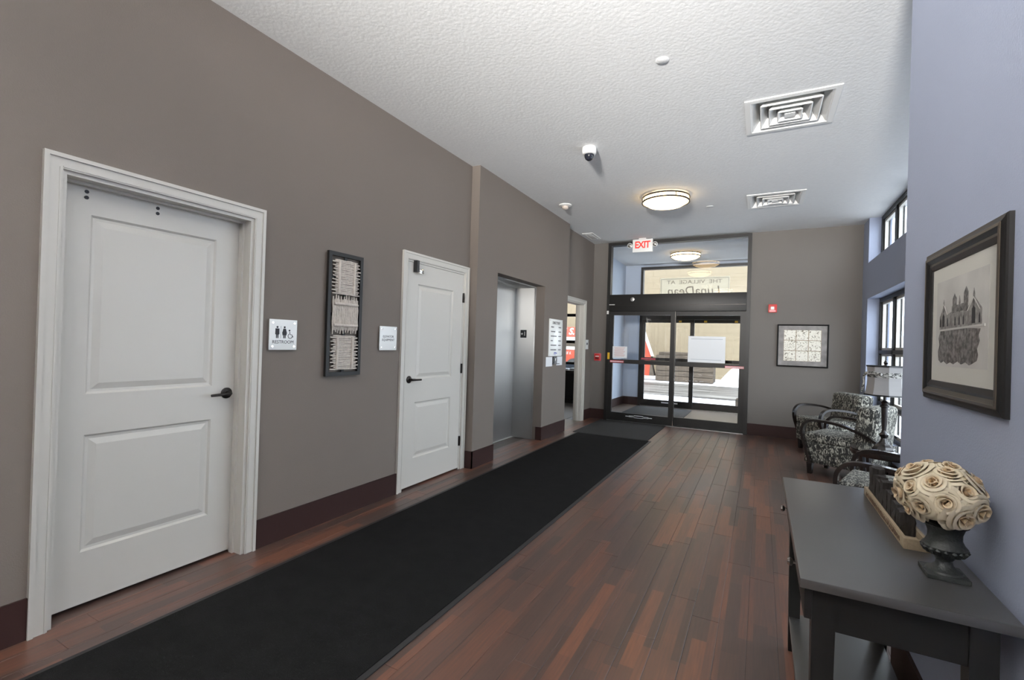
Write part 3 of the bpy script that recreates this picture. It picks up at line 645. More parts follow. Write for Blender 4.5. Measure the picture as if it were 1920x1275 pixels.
tag(obj('paper_sheet', box(B(), XB, XB+0.002, 6.475, 6.70, 1.028, 1.158), M_PAPER), 'white sheet right of the black call plate', 'paper', 'sheets below the directory')
sw = thing('switch_plate', 'white keypad plate on the wall beside the open doorway', 'switch', (XL, 8.09, 1.267))
bx('plate', M_WPLASTIC, sw, XL, XL+0.018, 8.02, 8.165, 1.267, 1.437, 0.003); bx('screen', M_GREYINK, sw, XL+0.018, XL+0.020, 8.06, 8.12, 1.345, 1.385)
for k in range(3): bx('key', M_ACRYL, sw, XL+0.018, XL+0.021, 8.05+k*0.03, 8.072+k*0.03, 1.29, 1.312)

# ------------------------------------------------------------------ end wall things
ps = thing('fire_pull_station', 'faded red fire alarm pull station left of the glass doors', 'fire alarm', (-2.65, YE, 1.06))
bx('back_box', M_PINK, ps, -2.715, -2.588, YE-0.03, YE, 1.06, 1.197, 0.004); bx('cover', M_RED, ps, -2.70, -2.603, YE-0.045, YE-0.03, 1.075, 1.182, 0.004)
bx('pull_handle', M_WPLASTIC, ps, -2.685, -2.618, YE-0.052, YE-0.045, 1.135, 1.15); bx('handle_bar', M_BLACK, ps, -2.685, -2.618, YE-0.053, YE-0.045, 1.10, 1.118, 0.002)
al = thing('fire_alarm_strobe', 'red fire alarm strobe above the framed tile picture', 'fire alarm', (0.143, YE, 1.94))
bx('housing', M_RED, al, 0.084, 0.202, YE-0.04, YE, 1.94, 2.068, 0.006); bx('strobe_lens', M_WPLASTIC, al, 0.118, 0.165, YE-0.056, YE-0.04, 1.985, 2.03, 0.005); bx('speaker_grille', M_PINK, al, 0.10, 0.186, YE-0.043, YE-0.04, 1.952, 1.975)
pf = thing('framed_tile_picture', 'framed picture of nine cream tiles on the dark end wall', 'picture', (0.552, YE, 1.108))
obj('frame', rect_loft(B(), 'y', 0.216, 0.888, 1.108, 1.758, [(0, YE), (0, YE-0.026), (0.010, YE-0.03), (0.020, YE-0.022), (0.020, YE-0.012)]), M_FRAMEB, pf)
bx('mat_board', M_MATBD, pf, 0.234, 0.870, YE-0.013, YE-0.004, 1.126, 1.740)
bx('tile_ground', mat('tan_backing', (0.33, 0.26, 0.17), 0.7), pf, 0.306, 0.795, YE-0.0145, YE-0.013, 1.197, 1.672)
for i in range(3):
    for j in range(3): obj('tile', box(B(), 0.309+i*0.163, 0.309+i*0.163+0.154, YE-0.018, YE-0.0145, 1.201+j*0.159, 1.201+j*0.159+0.150), M_TILEP, pf)
bx('glazing', M_ARGLASS, pf, 0.235, 0.869, YE-0.021, YE-0.020, 1.127, 1.739)

# exit sign
ex = thing('exit_sign', 'white ceiling-hung exit sign with red letters and two lamp heads', 'exit sign', (-1.86, 8.25, 2.985))
bx('housing', M_WPLASTIC, ex, -2.03, -1.69, 8.22, 8.275, 2.985, 3.205, 0.004); bx('canopy', M_WPLASTIC, ex, -1.92, -1.80, 8.20, 8.295, 3.205, ZC)
for ch, x in zip('EXIT', (-1.957, -1.884, -1.822, -1.769)): text('letter', ch, (x, 8.2185, 3.105), 0.165, '-y', M_REDINK, ex, sx=0.86, bold=0.004)
for s, x in ((-1, -2.075), (1, -1.645)):
    obj('arm', tube(B(), [(-1.86+s*0.165, 8.25, 3.09), (x, 8.24, 3.10)], 0.014, 10), M_WPLASTIC, ex, True)
    h = obj('lamp_head', lathe(B(), [(0.0, 0.05), (0.028, 0.045), (0.042, 0.0), (0.044, -0.02), (0.040, -0.022)], (x, 8.22, 3.105), 20, 'y'), M_WPLASTIC, ex, True)
    obj('lens', lathe(B(), [(0.040, -0.021), (0.02, -0.030), (0.0, -0.033)], (x, 8.22, 3.105), 20, 'y'), M_CHROME, h, True)

# ------------------------------------------------------------------ ceiling things
def ceiling_lamp(x, y, label):
    th = thing('ceiling_lamp', label, 'lamp', (x, y, ZC), 'round flush ceiling lamps')
    obj('pan', lathe(B(), [(0.22, 0), (0.25, -0.02)], (x, y, ZC), 40), M_WPLASTIC, th, True)
    obj('diffuser', lathe(B(), [(0.262, -0.02), (0.272, -0.03), (0.272, -0.07), (0.262, -0.082), (0.21, -0.115), (0.12, -0.138), (0.04, -0.146), (0.0, -0.147)], (x, y, ZC), 48), M_LAMP, th, True)
    for z in (-0.028, -0.078): obj('bronze_ring', lathe(B(), [(0.270, z+0.008), (0.284, z+0.008), (0.284, z-0.008), (0.270, z-0.008), (0.270, z+0.008)], (x, y, ZC), 48), M_BLACKM, th)
    for k in range(4):
        a = k*PI/2+0.6; obj('ring_post', tube(B(), [(x+0.28*math.cos(a), y+0.28*math.sin(a), ZC-0.028), (x+0.28*math.cos(a), y+0.28*math.sin(a), ZC-0.078)], 0.005, 6), M_BLACKM, th)
    return th
ceiling_lamp(-1.09, 6.0, 'lit round ceiling lamp in front of the exit sign')
ceiling_lamp(-1.36, 9.75, 'lit round ceiling lamp in the vestibule, seen through the transom')
def diffuser(x, y, label):
    th = thing('air_diffuser', label, 'air vent', (x, y, ZC), 'square ceiling air diffusers')
    a = 0.31
    obj('frame', rect_loft(B(), 'z', x-a, x+a, y-a, y+a, [(0, ZC), (0, ZC-0.008), (0.04, ZC-0.010), (0.055, ZC+0.004), (0.04, ZC+0.004)]), M_WPLASTIC, th)
    bm_ = B(); rect_loft(bm_, 'z', x-0.274, x+0.274, y-0.274, y+0.274, [(0, ZC+0.001), (0, ZC+0.14), (0.10, ZC+0.17)], cap=True)
    obj('plenum', bm_, M_WPLASTIC, th)
    for k, (r, h0, h1) in enumerate(((0.265, -0.004, 0.055), (0.205, -0.012, 0.05), (0.145, -0.020, 0.045), (0.085, -0.026, 0.03))):
        g = 0.052
        obj('louvre', rect_loft(B(), 'z', x-r, x+r, y-r, y+r, [(0, ZC+h0), (0.008, ZC+h0-0.003), (g, ZC+h1), (g-0.004, ZC+h1), (0, ZC+h0)]), M_WPLASTIC, th)
    obj('centre_plate', rect_loft(B(), 'z', x-0.04, x+0.04, y-0.04, y+0.04, [(0, ZC+0.02), (0.004, ZC-0.026)], cap=True), M_WPLASTIC, th)
    obj('duct_collar', lathe(B(), [(0.12, 0.10), (0.12, 0.14), (0.08, 0.145), (0.0, 0.145)], (x, y, ZC), 32), M_DUCT, th, True)
diffuser(*VENTS[0], 'large square air diffuser in the ceiling nearest the camera')
diffuser(*VENTS[1], 'farther square ceiling air diffuser, beyond the nearer one')
dv = thing('ceiling_register', 'small rectangular white ceiling register in the corner by the doorway', 'air vent', (-2.62, 7.76, ZC))
obj('frame', rect_loft(B(), 'z', -2.715, -2.53, 7.52, 7.99, [(0, ZC), (0, ZC-0.008), (0.025, ZC-0.012), (0.03, ZC-0.004)]), M_WPLASTIC, dv)
bx('recess', M_GREYINK, dv, -2.685, -2.56, 7.55, 7.96, ZC-0.005, ZC-0.001); bx('plate', M_WPLASTIC, dv, -2.675, -2.57, 7.565, 7.945, ZC-0.012, ZC-0.005, 0.001)
for k, (x, y) in enumerate(((-0.616, 3.135), (-0.643, 6.657))):
    o = obj('sprinkler_cover', lathe(B(), [(0.0, 0), (0.042, 0), (0.042, -0.003), (0.038, -0.005), (0.0, -0.0055)], (x, y, ZC), 28), M_CEIL, None, True)
    tag(o, ['flat round sprinkler cover high on the ceiling near the camera', 'flat round sprinkler cover beside the round ceiling lamp'][k], 'sprinkler', 'sprinkler covers')
sm = thing('smoke_detector', 'cream smoke detector on the ceiling beside the left wall', 'smoke detector', (-2.375, 5.89, ZC))
obj('base', lathe(B(), [(0.0, 0), (0.085, 0), (0.085, -0.012), (0.06, -0.022), (0.0, -0.022)], (-2.375, 5.89, ZC), 28), M_WPLASTIC, sm, True)
obj('sensor_head', lathe(B(), [(0.045, -0.02), (0.04, -0.05), (0.022, -0.062), (0.0, -0.064)], (-2.375, 5.89, ZC), 20), mat('cream_plastic', (0.6, 0.52, 0.45), 0.5), sm, True)
dc = thing('dome_camera', 'white security dome camera with dark lens on the ceiling', 'security camera', (-1.49, 4.26, ZC))
obj('base', lathe(B(), [(0.0, 0), (0.066, 0), (0.068, -0.03), (0.062, -0.06), (0.045, -0.066)], (-1.49, 4.26, ZC), 32), M_WPLASTIC, dc, True)
obj('dome', lathe(B(), [(0.046, -0.064), (0.045, -0.085), (0.034, -0.108), (0.018, -0.120), (0.0, -0.123)], (-1.49, 4.26, ZC), 28), mat('smoked_dome', (0.015, 0.017, 0.025), 0.08), dc, True)

# ------------------------------------------------------------------ picture on the blue wall
pc = thing('framed_building_print', 'black-framed monochrome print of a towered building on the blue wall', 'picture', (XR, 1.93, 1.195))
py0, py1, pz0, pz1 = 1.598, 2.245, 1.197, 1.714
obj('frame', rect_loft(B(), 'x', py0, py1, pz0, pz1, [(0, XR), (0, XR-0.010), (0.003, XR-0.014), (0.012, XR-0.016), (0.022, XR-0.020), (0.030, XR-0.021), (0.036, XR-0.017), (0.042, XR-0.0135), (0.050, XR-0.0145), (0.056, XR-0.013), (0.066, XR-0.0105), (0.068, XR-0.006)]), M_FRAMEB, pc)
obj('gilt_edge', rect_loft(B(), 'x', py0+0.007, py1-0.007, pz0+0.007, pz1-0.007, [(0.012, XR-0.0195), (0.014, XR-0.0212), (0.022, XR-0.0222), (0.024, XR-0.020)]), M_FRAMEG, pc)
bx('mount', M_IVORY, pc, XR-0.0075, XR-0.003, py0+0.06, py1-0.06, pz0+0.06, pz1-0.06)
xp = XR-0.0076
def yy_(u): return 2.135-u*0.425         # u: left to right in the print
def zz_(v): return 1.315+v*0.285
def pp(name, mt, pts, d=0.0004): return obj(name, poly(B(), [(xp, yy_(u), zz_(v)) for u, v in pts], (-d, 0, 0)), mt, pc)
pp('print_sky', M_PRINTSKY, [(0, 0), (1, 0), (1, 1), (0, 1)])
pp('print_lawn', M_PRINTDK, [(0.07, 0.07), (0.13, 0.035), (0.19, 0.06), (0.26, 0.025), (0.33, 0.05), (0.40, 0.03), (0.48, 0.065), (0.55, 0.035), (0.63, 0.06), (0.70, 0.03), (0.77, 0.055), (0.83, 0.08), (0.85, 0.13), (0.83, 0.20), (0.87, 0.28), (0.85, 0.34), (0.88, 0.40), (0.70, 0.415), (0.5, 0.42), (0.3, 0.41), (0.1, 0.41), (0.06, 0.33), (0.085, 0.25), (0.055, 0.17)], 0.0007)
b_ = 0.0009
pp('print_house', M_PRINTMD, [(0.08, 0.42), (0.08, 0.58), (0.17, 0.71), (0.27, 0.60), (0.34, 0.62), (0.34, 0.68), (0.60, 0.69), (0.62, 0.60), (0.76, 0.74), (0.90, 0.60), (0.90, 0.43)], b_)
for u, v1 in ((0.40, 0.80), (0.62, 0.84), (0.50, 0.76), (0.76, 0.80), (0.17, 0.76)):
    wd = 0.04 if u in (0.40, 0.62) else 0.015
    pp('print_tower', M_PRINTDK, [(u-wd, 0.60), (u-wd, v1-0.04), (u, v1+0.02), (u+wd, v1-0.04), (u+wd, 0.60)], 0.0011)
pp('print_roof', M_PRINTDK, [(0.36, 0.61), (0.38, 0.68), (0.60, 0.69), (0.60, 0.61)], 0.0012)
for u, h, wd in ((0.17, 0.12, 0.022), (0.76, 0.15, 0.028), (0.26, 0.07, 0.012), (0.42, 0.07, 0.012), (0.50, 0.07, 0.012), (0.58, 0.07, 0.012), (0.86, 0.07, 0.012), (0.10, 0.07, 0.012)):
    pp('print_window', M_INK, [(u-wd, 0.46), (u-wd, 0.46+h), (u, 0.49+h), (u+wd, 0.46+h), (u+wd, 0.46)], 0.0013)
for u in (0.165, 0.755):
    s = 1 if u > .5 else 0.8
    for q in (-1, 1): pp('print_gable', M_PRINTSKY, [(u, 0.715+0.02*s), (u+q*0.115*s, 0.595), (u+q*0.10*s, 0.595), (u, 0.70+0.02*s)], 0.0014)
pp('print_path', M_PRINTSKY, [(0.05, 0.41), (0.95, 0.42), (0.95, 0.445), (0.05, 0.43)], 0.0015)
bx('glazing', M_ARGLASS, pc, XR-0.0102, XR-0.0094, py0+0.064, py1-0.064, pz0+0.064, pz1-0.064)

# ------------------------------------------------------------------ console table
ct = thing('console_table', 'black wooden console table with drawers against the blue wall', 'table', (0.325, 2.0, 0))
tx0, tx1, ty0, ty1, TZ = 0.104, 0.530, 1.445, 2.555, 0.76
bx('table_top', M_TOP, ct, tx0, tx1, ty0, ty1, TZ-0.026, TZ, 0.006)
lx0, lx1, ly0, ly1 = 0.135, 0.497, 1.475, 2.525
for a in (lx0, lx1-0.052):
    for b in (ly0, ly1-0.052):
        bq = B(); poly(bq, [(a, b, 0.62), (a+0.052, b, 0.62), (a+0.052, b+0.052, 0.62), (a, b+0.052, 0.62)], (0, 0, TZ-0.026-0.62))
        k = 0.006; v0 = [bq.verts.new(p) for p in ((a+k, b+k, 0), (a+0.052-k, b+k, 0), (a+0.052-k, b+0.052-k, 0), (a+k, b+0.052-k, 0))]
        v1 = [bq.verts.new(p) for p in ((a, b, 0.62), (a+0.052, b, 0.62), (a+0.052, b+0.052, 0.62), (a, b+0.052, 0.62))]
        for j in range(4): bq.faces.new((v0[j], v0[(j+1) % 4], v1[(j+1) % 4], v1[j]))
        bq.faces.new(v0); obj('leg', bq, M_CONSOLE, ct)
bx('end_apron', M_CONSOLE, ct, lx0+0.052, lx1-0.052, ly0+0.008, ly0+0.026, 0.625, TZ-0.026); bx('end_apron', M_CONSOLE, ct, lx0+0.052, lx1-0.052, ly1-0.026, ly1-0.008, 0.625, TZ-0.026)
bx('back_apron', M_CONSOLE, ct, lx1-0.026, lx1-0.008, ly0+0.052, ly1-0.052, 0.625, TZ-0.026); bx('drawer_case', M_CONSOLE, ct, lx0+0.004, lx1-0.03, ly0+0.052, ly1-0.052, 0.645, TZ-0.027)
for a, b, ky in ((ly0-0.006, 1.995, 1.715), (2.005, ly1+0.006, 2.27)):
    dw = bx('drawer_front', M_CONSOLE, ct, 0.117, 0.135, a, b, 0.648, TZ-0.030, 0.003)
    obj('knob', lathe(B(), [(0.0045, 0.0), (0.0045, -0.012), (0.011, -0.016), (0.013, -0.022), (0.009, -0.028), (0.0, -0.030)], (0.117, ky, 0.694), 18, 'x'), M_CHROME, dw, True)
bx('lower_shelf', M_TOP, ct, lx0+0.006, 0.475, ly0+0.006, ly1-0.006, 0.135, 0.155, 0.003)

# wooden tray with charred wood blocks
tr = thing('wooden_tray', 'long pale wooden tray with carved lettering on the console table', 'tray', (0.43, 2.14, TZ))
a0, a1, b0, b1 = 0.397, 0.462, 1.832, 2.45
bx('bottom', M_TRAYW, tr, a0+0.008, a1-0.008, b0+0.008, b1-0.008, TZ+0.0005, TZ+0.008)
bx('side', M_TRAYW, tr, a0, a0+0.010, b0, b1, TZ, TZ+0.032, 0.001); bx('side', M_TRAYW, tr, a1-0.010, a1, b0, b1, TZ, TZ+0.032, 0.001)
bx('end', M_TRAYW, tr, a0+0.010, a1-0.010, b0, b0+0.012, TZ, TZ+0.032, 0.001); bx('end', M_TRAYW, tr, a0+0.010, a1-0.010, b1-0.012, b1, TZ, TZ+0.032, 0.001)
mcar = mat('burnt_carving', (0.10, 0.06, 0.035), 0.8); rk = random.Random(11); y = b1-0.05
while y > b0+0.05:      # illegible carved flourish, not words
    L_ = rk.uniform(0.012, 0.026); ph = rk.uniform(0, 6)
    obj('carved_stroke', tube(B(), [(a0-0.0003, y-L_*q/5, TZ+0.016+0.008*math.sin(ph+q*1.6)) for q in range(6)], 0.0016, 5), mcar, tr); y -= L_+0.003
rb = random.Random(2); yb = b1-0.022
blk = [(0.055, 0.118), (0.050, 0.100), (0.055, 0.092), (0.050, 0.106), (0.055, 0.088), (0.05, 0.098), (0.055, 0.085), (0.05, 0.075)]
names = ['tallest charred wood block, at the far end of the pale tray', 'second charred wood block from the far end of the tray', 'third charred wood block from the far end of the tray', 'fourth charred wood block along the tray, from its far end',
         'fifth charred wood block along the tray, from its far end', 'sixth charred wood block along the tray, from its far end', 'charred wood block nearest but one to the urn in the tray', 'shortest charred wood block, at the near end of the tray']
for k, (d, h) in enumerate(blk):
    b = B(); n = 5; z0 = TZ+0.0085
    xa, xb, ya, yb_ = a0+0.0125, a1-0.0125, yb-d, yb
    ring = [(xa, ya), ((xa+xb)/2, ya), (xb, ya), (xb, (ya+yb_)/2), (xb, yb_), ((xa+xb)/2, yb_), (xa, yb_), (xa, (ya+yb_)/2)]
    prev = None
    for q in range(n+1):
        cur = [b.verts.new((p[0]+rb.uniform(-.002, .002)*(q > 0), p[1]+rb.uniform(-.0015, .0015)*(q > 0), z0+h*q/n+(rb.uniform(-.006, .004) if q == n else 0))) for p in ring]
        if prev:
            for j in range(8): b.faces.new((prev[j], prev[(j+1) % 8], cur[(j+1) % 8], cur[j]))
        else: b.faces.new(cur)
        prev = cur
    b.faces.new(prev)
    tag(obj('charred_wood_block', b, M_BARK), names[k], 'wood block', 'charred blocks in the tray'); yb -= d+0.010

# urn and roses
ux, uy = 0.449, 1.672
un = thing('urn', 'small dark cast-iron urn holding cream roses on the console table', 'urn', (ux, uy, TZ))
Rz = math.radians(-6)
bq = box(B(), ux-0.044, ux+0.044, uy-0.044, uy+0.044, TZ, TZ+0.012, 0.002); obj('plinth', bq, M_URN, un)
obj('foot', lathe(B(), [(0.0, 0.012), (0.040, 0.012), (0.038, 0.017), (0.028, 0.022), (0.019, 0.030), (0.017, 0.042), (0.021, 0.048), (0.019, 0.052)], (ux, uy, TZ), 28), M_URN, un, True)
obj('bowl', lathe(B(), [(0.0, 0.05), (0.020, 0.052), (0.036, 0.060), (0.046, 0.072), (0.048, 0.080), (0.041, 0.088), (0.036, 0.100), (0.036, 0.115), (0.041, 0.132), (0.049, 0.138), (0.046, 0.142), (0.0, 0.128)], (ux, uy, TZ), 36), M_URN, un, True)
for k in range(18):
    a = 2*PI*k/18; c, s = math.cos(a), math.sin(a)
    obj('gadroon', tube(B(), [(ux+r*c, uy+r*s, TZ+h) for r, h in ((0.028, 0.056), (0.040, 0.064), (0.046, 0.074), (0.043, 0.084))], [0.0008, 0.005, 0.0058, 0.0008], 8), M_URN, un, True)
def rose_mesh(seed):
    r = random.Random(seed); b = B(); ph = r.uniform(0, 6); turns = 4.6; n = 84; nv = 5; rows = []
    for i in range(n+1):
        q = i/n; th = q*turns*2*PI+ph
        lobe = abs(math.sin(th*(0.95-0.25*q)+seed))**0.6
        r0 = 0.0035+0.0265*q**0.85; h = 0.037*(1-0.42*q**1.8)*(0.76+0.28*lobe); cu = (0.002+0.013*q**1.6)*(0.30+0.95*lobe)
        row = []
        for k in range(nv+1):
            v = k/nv
            rr = r0*(0.38+0.62*v**0.55)+cu*v**3.2; zz = h*math.sin(v*PI*0.53)/0.995-cu*0.45*v**6-0.004*q
            row.append(b.verts.new((rr*math.cos(th), rr*math.sin(th), zz)))
        rows.append(row)
    for a, c in zip(rows, rows[1:]):
        for k in range(nv): b.faces.new((a[k], c[k], c[k+1], a[k+1]))
    for m_ in range(5):          # loose outer petals
        a0 = ph+m_*2*PI/5+r.uniform(-.2, .2); g = []
        for k in range(6):
            v = k/5; row = []
            for u_ in range(9):
                u = u_/4-1; aa = a0+u*0.78*math.sin((0.25+0.72*v)*PI*0.60)
                rr = 0.010+0.023*v**0.6+0.012*v**3*(1-0.5*u*u); zz = -0.008+0.019*math.sin(v*PI*0.55)*(1-0.16*abs(u)**3)-0.006*v**5
                row.append(b.verts.new((rr*math.cos(aa), rr*math.sin(aa), zz)))
            g.append(row)
        for k in range(5):
            for u_ in range(8): b.faces.new((g[k][u_], g[k][u_+1], g[k+1][u_+1], g[k+1][u_]))
    me = bpy.data.meshes.new('rose'); b.to_mesh(me); b.free()
    for p in me.polygons: p.use_smooth = True
    me.materials.append(M_ROSE); return me
rmesh = [rose_mesh(s) for s in range(4)]
C0 = Vector((0.436, 1.666, TZ+0.212)); AXR = (0.070, 0.084, 0.068)
bq = thing('rose_bouquet', 'domed bouquet of cream silk roses in the dark urn', 'flowers', (C0.x, C0.y, TZ+0.13))
obj('foam_core', lathe(B(), [(0.0, -0.070), (0.035, -0.060), (0.052, -0.02), (0.054, 0.02), (0.038, 0.045), (0.0, 0.055)], tuple(C0), 20), mat('dried_moss_core', (0.30, 0.24, 0.15), 0.9), bq, True)
N_ = 26; rr_ = random.Random(4)
for k in range(N_):
    zf = 1-1.52*(k+0.5)/N_; a = k*2.39996
    h = math.sqrt(max(0, 1-zf*zf)); d = Vector((h*math.cos(a), h*math.sin(a), zf))
    p = Vector((C0.x+AXR[0]*d.x, C0.y+AXR[1]*d.y, C0.z+AXR[2]*d.z))
    if p.x > XR-0.035: p.x = XR-0.035
    nd = Vector((d.x/AXR[0], d.y/AXR[1], d.z/AXR[2])).normalized()
    o = bpy.data.objects.new('rose', rmesh[k % 4]); COL.objects.link(o); o.parent = bq; s = rr_.uniform(0.88, 1.12)
    p -= nd*(0.010+rr_.uniform(-0.006, 0.004)); nd = (nd+Vector((rr_.uniform(-.25, .25), rr_.uniform(-.25, .25), rr_.uniform(-.25, .25)))).normalized(); o.location = p-ORG[bq.name]; q = nd.to_track_quat('Z', 'Y'); o.rotation_mode = 'QUATERNION'
    o.rotation_quaternion = q @ Matrix.Rotation(rr_.uniform(0, 6), 3, 'Z').to_quaternion(); o.scale = (s, s, s)

# ------------------------------------------------------------------ armchairs
def rounded_block(x0, x1, y0, y1, z0, z1, bev, seg=3):
    b = box(B(), x0, x1, y0, y1, z0, z1); bmesh.ops.bevel(b, geom=b.edges[:], offset=bev, segments=seg, profile=0.5, affect='EDGES'); return b
def chair_proto():
    th = thing('armchair', 'x', 'chair', (0, 0, 0), 'patterned armchairs under the window')
    # local: front towards -x
    obj('seat_base', rounded_block(-0.345, 0.30, -0.265, 0.265, 0.125, 0.355, 0.02), M_FABRIC, th, True)
    obj('seat_cushion', rounded_block(-0.355, 0.17, -0.262, 0.262, 0.345, 0.455, 0.035, 4), M_FABRIC, th, True)
    b = rounded_block(0.10, 0.30, -0.285, 0.285, 0.30, 0.80, 0.055, 4)
    for v in b.verts: v.co.x += (v.co.z-0.30)*0.10
    obj('backrest', b, M_FABRIC, th, True)
    ctl = [(-0.262, 0.13), (-0.300, 0.26), (-0.338, 0.38), (-0.352, 0.46), (-0.340, 0.535), (-0.295, 0.585), (-0.22, 0.603), (-0.10, 0.600), (0.02, 0.585), (0.13, 0.555), (0.24, 0.51), (0.33, 0.46)]
    def cr(P, n=4):
        out = []
        for i in range(len(P)-1):
            p0, p1, p2, p3 = P[max(i-1, 0)], P[i], P[i+1], P[min(i+2, len(P)-1)]
            for k in range(n):
                t_ = k/n; out.append(tuple(0.5*((2*p1[c])+(-p0[c]+p2[c])*t_+(2*p0[c]-5*p1[c]+4*p2[c]-p3[c])*t_*t_+(-p0[c]+3*p1[c]-3*p2[c]+p3[c])*t_**3) for c in (0, 1)))
        out.append(P[-1]); return out
    pts = cr(ctl)
    for s in (-1, 1): obj('arm', tube(B(), [(p[0], s*0.300, p[1]) for p in pts], 0, rect=(0.058, 0.026), up=(0, 1, 0)), M_DARKWOOD, th, True)
    for x in (-0.30, 0.25):
        for y in (-0.215, 0.215):
            b = B(); v0 = [b.verts.new((x+i*0.020, y+j*0.020, 0)) for i, j in ((-1, -1), (1, -1), (1, 1), (-1, 1))]; v1 = [b.verts.new((x+i*0.028, y+j*0.028, 0.13)) for i, j in ((-1, -1), (1, -1), (1, 1), (-1, 1))]
            for k in range(4): b.faces.new((v0[k], v0[(k+1) % 4], v1[(k+1) % 4], v1[k]))
            b.faces.new(v0); b.faces.new(v1); obj('leg', b, M_DARKWOOD, th)
    return th
def copy_thing(o):
    c = o.copy(); COL.objects.link(c)
    for ch in o.children:
        k = ch.copy(); COL.objects.link(k); k.parent = c
        for g in ch.children:
            q = g.copy(); COL.objects.link(q); q.parent = k
    return c
ch0 = chair_proto()
CH = [((0.885, 7.66, 0), 26, 'black and cream patterned armchair in the far corner by the end wall'),
      ((0.878, 6.25, 0), -27, 'black and cream patterned armchair between the far corner and the lamp table'),
      ((0.905, 4.13, 0), -17, 'patterned armchair nearest the camera, partly hidden behind the console table')]
for i, (l, a, lab) in enumerate(CH):
    o = ch0 if i == 0 else copy_thing(ch0); o.location = l; o.rotation_euler = (0, 0, math.radians(a)); o['label'] = lab

# ------------------------------------------------------------------ lamp table and lamp
ex_, ey, ez = 0.985, 5.06, 0.53
et = thing('side_table', 'round dark glass-topped side table under the lamp', 'table', (ex_, ey, 0))
obj('rim', lathe(B(), [(0.225, -0.05), (0.265, -0.05), (0.275, -0.03), (0.275, -0.004), (0.262, -0.002), (0.225, -0.004), (0.225, -0.05)], (ex_, ey, ez), 40), M_DARKWOOD, et, True)
obj('glass_top', lathe(B(), [(0.0, -0.006), (0.270, -0.006), (0.272, 0.0), (0.0, 0.0)], (ex_, ey, ez), 40), mat('dark_tinted_glass', (0.01, 0.011, 0.012), 0.04, coat=0.5), et)
obj('lower_shelf', lathe(B(), [(0.0, 0.14), (0.20, 0.14), (0.20, 0.16), (0.0, 0.16)], (ex_, ey, 0), 32), M_DARKWOOD, et)
for k in range(4):
    a = k*PI/2+0.5; c, s = math.cos(a), math.sin(a)
    obj('leg', tube(B(), [(ex_+0.235*c, ey+0.235*s, ez-0.045), (ex_+0.215*c, ey+0.215*s, 0.3), (ex_+0.235*c, ey+0.235*s, 0.0)], [0.026, 0.022, 0.018], 8), M_DARKWOOD, et, True)
lx, ly, lz = 0.945, 5.05, ez+0.0
tl = thing('table_lamp', 'dark turned table lamp with grey linen shade by the window', 'lamp', (lx, ly, lz))
obj('base', lathe(B(), [(0.0, 0.0), (0.078, 0.0), (0.080, 0.010), (0.066, 0.030), (0.046, 0.048), (0.040, 0.055)], (lx, ly, lz), 8), M_DARKWOOD, tl)
obj('column', lathe(B(), [(0.040, 0.055), (0.028, 0.075), (0.020, 0.10), (0.034, 0.125), (0.036, 0.132), (0.019, 0.150), (0.016, 0.17), (0.022, 0.30), (0.024, 0.36), (0.034, 0.368), (0.034, 0.378), (0.020, 0.388), (0.028, 0.405), (0.012, 0.42), (0.010, 0.70)], (lx, ly, lz), 24), M_DARKWOOD, tl, True)
sp_ = [(0.143, 0.465), (0.132, 0.52), (0.126, 0.58), (0.125, 0.64), (0.130, 0.715)]
def shade_r(h):
    for (r0, h0), (r1, h1) in zip(sp_, sp_[1:]):
        if h0 <= h <= h1: return r0+(r1-r0)*(h-h0)/(h1-h0)
    return sp_[-1][0]
def shade(lo, hi, off, n=6):
    P = [(shade_r(lo+(hi-lo)*k/n)+off, lo+(hi-lo)*k/n) for k in range(n+1)]; return P+[(r-0.003, h) for r, h in reversed(P)]+[P[0]]
sh = obj('lamp_shade', lathe(B(), shade(0.467, 0.713, 0), (lx, ly, lz), 8), M_SHADE, tl)
obj('patterned_band', lathe(B(), shade(0.618, 0.660, 0.0025), (lx, ly, lz), 8), M_TOILE, sh)
for h in (0.467, 0.713): obj('trim', lathe(B(), [(shade_r(h)-0.004, h-0.006), (shade_r(h)+0.005, h-0.006), (shade_r(h)+0.005, h+0.006), (shade_r(h)-0.004, h+0.006), (shade_r(h)-0.004, h-0.006)], (lx, ly, lz), 8), M_BLACK, sh)
obj('finial', lathe(B(), [(0.006, 0.70), (0.018, 0.717), (0.010, 0.730), (0.016, 0.743), (0.010, 0.757), (0.0, 0.768)], (lx, ly, lz), 16), M_DARKWOOD, tl, True)
obj('harp', tube(B(), [(lx-0.12, ly, lz+0.706), (lx+0.12, ly, lz+0.706)], 0.003, 6), M_DARKWOOD, tl)
vx = -Vector((0.88, 0.47, 0))        # ribbon bow hanging at the shade's side
obj('ribbon', tube(B(), [(lx-0.05, ly-0.135, lz+0.645), (lx-0.10, ly-0.09, lz+0.652), (lx-0.140, ly-0.03, lz+0.650), (lx-0.156, ly-0.01, lz+0.61), (lx-0.150, ly-0.01, lz+0.57), (lx-0.160, ly-0.01, lz+0.52), (lx-0.166, ly-0.01, lz+0.485)], [0.012, 0.016, 0.013, 0.008, 0.006, 0.010, 0.004], 8), M_TOILE, sh, True)

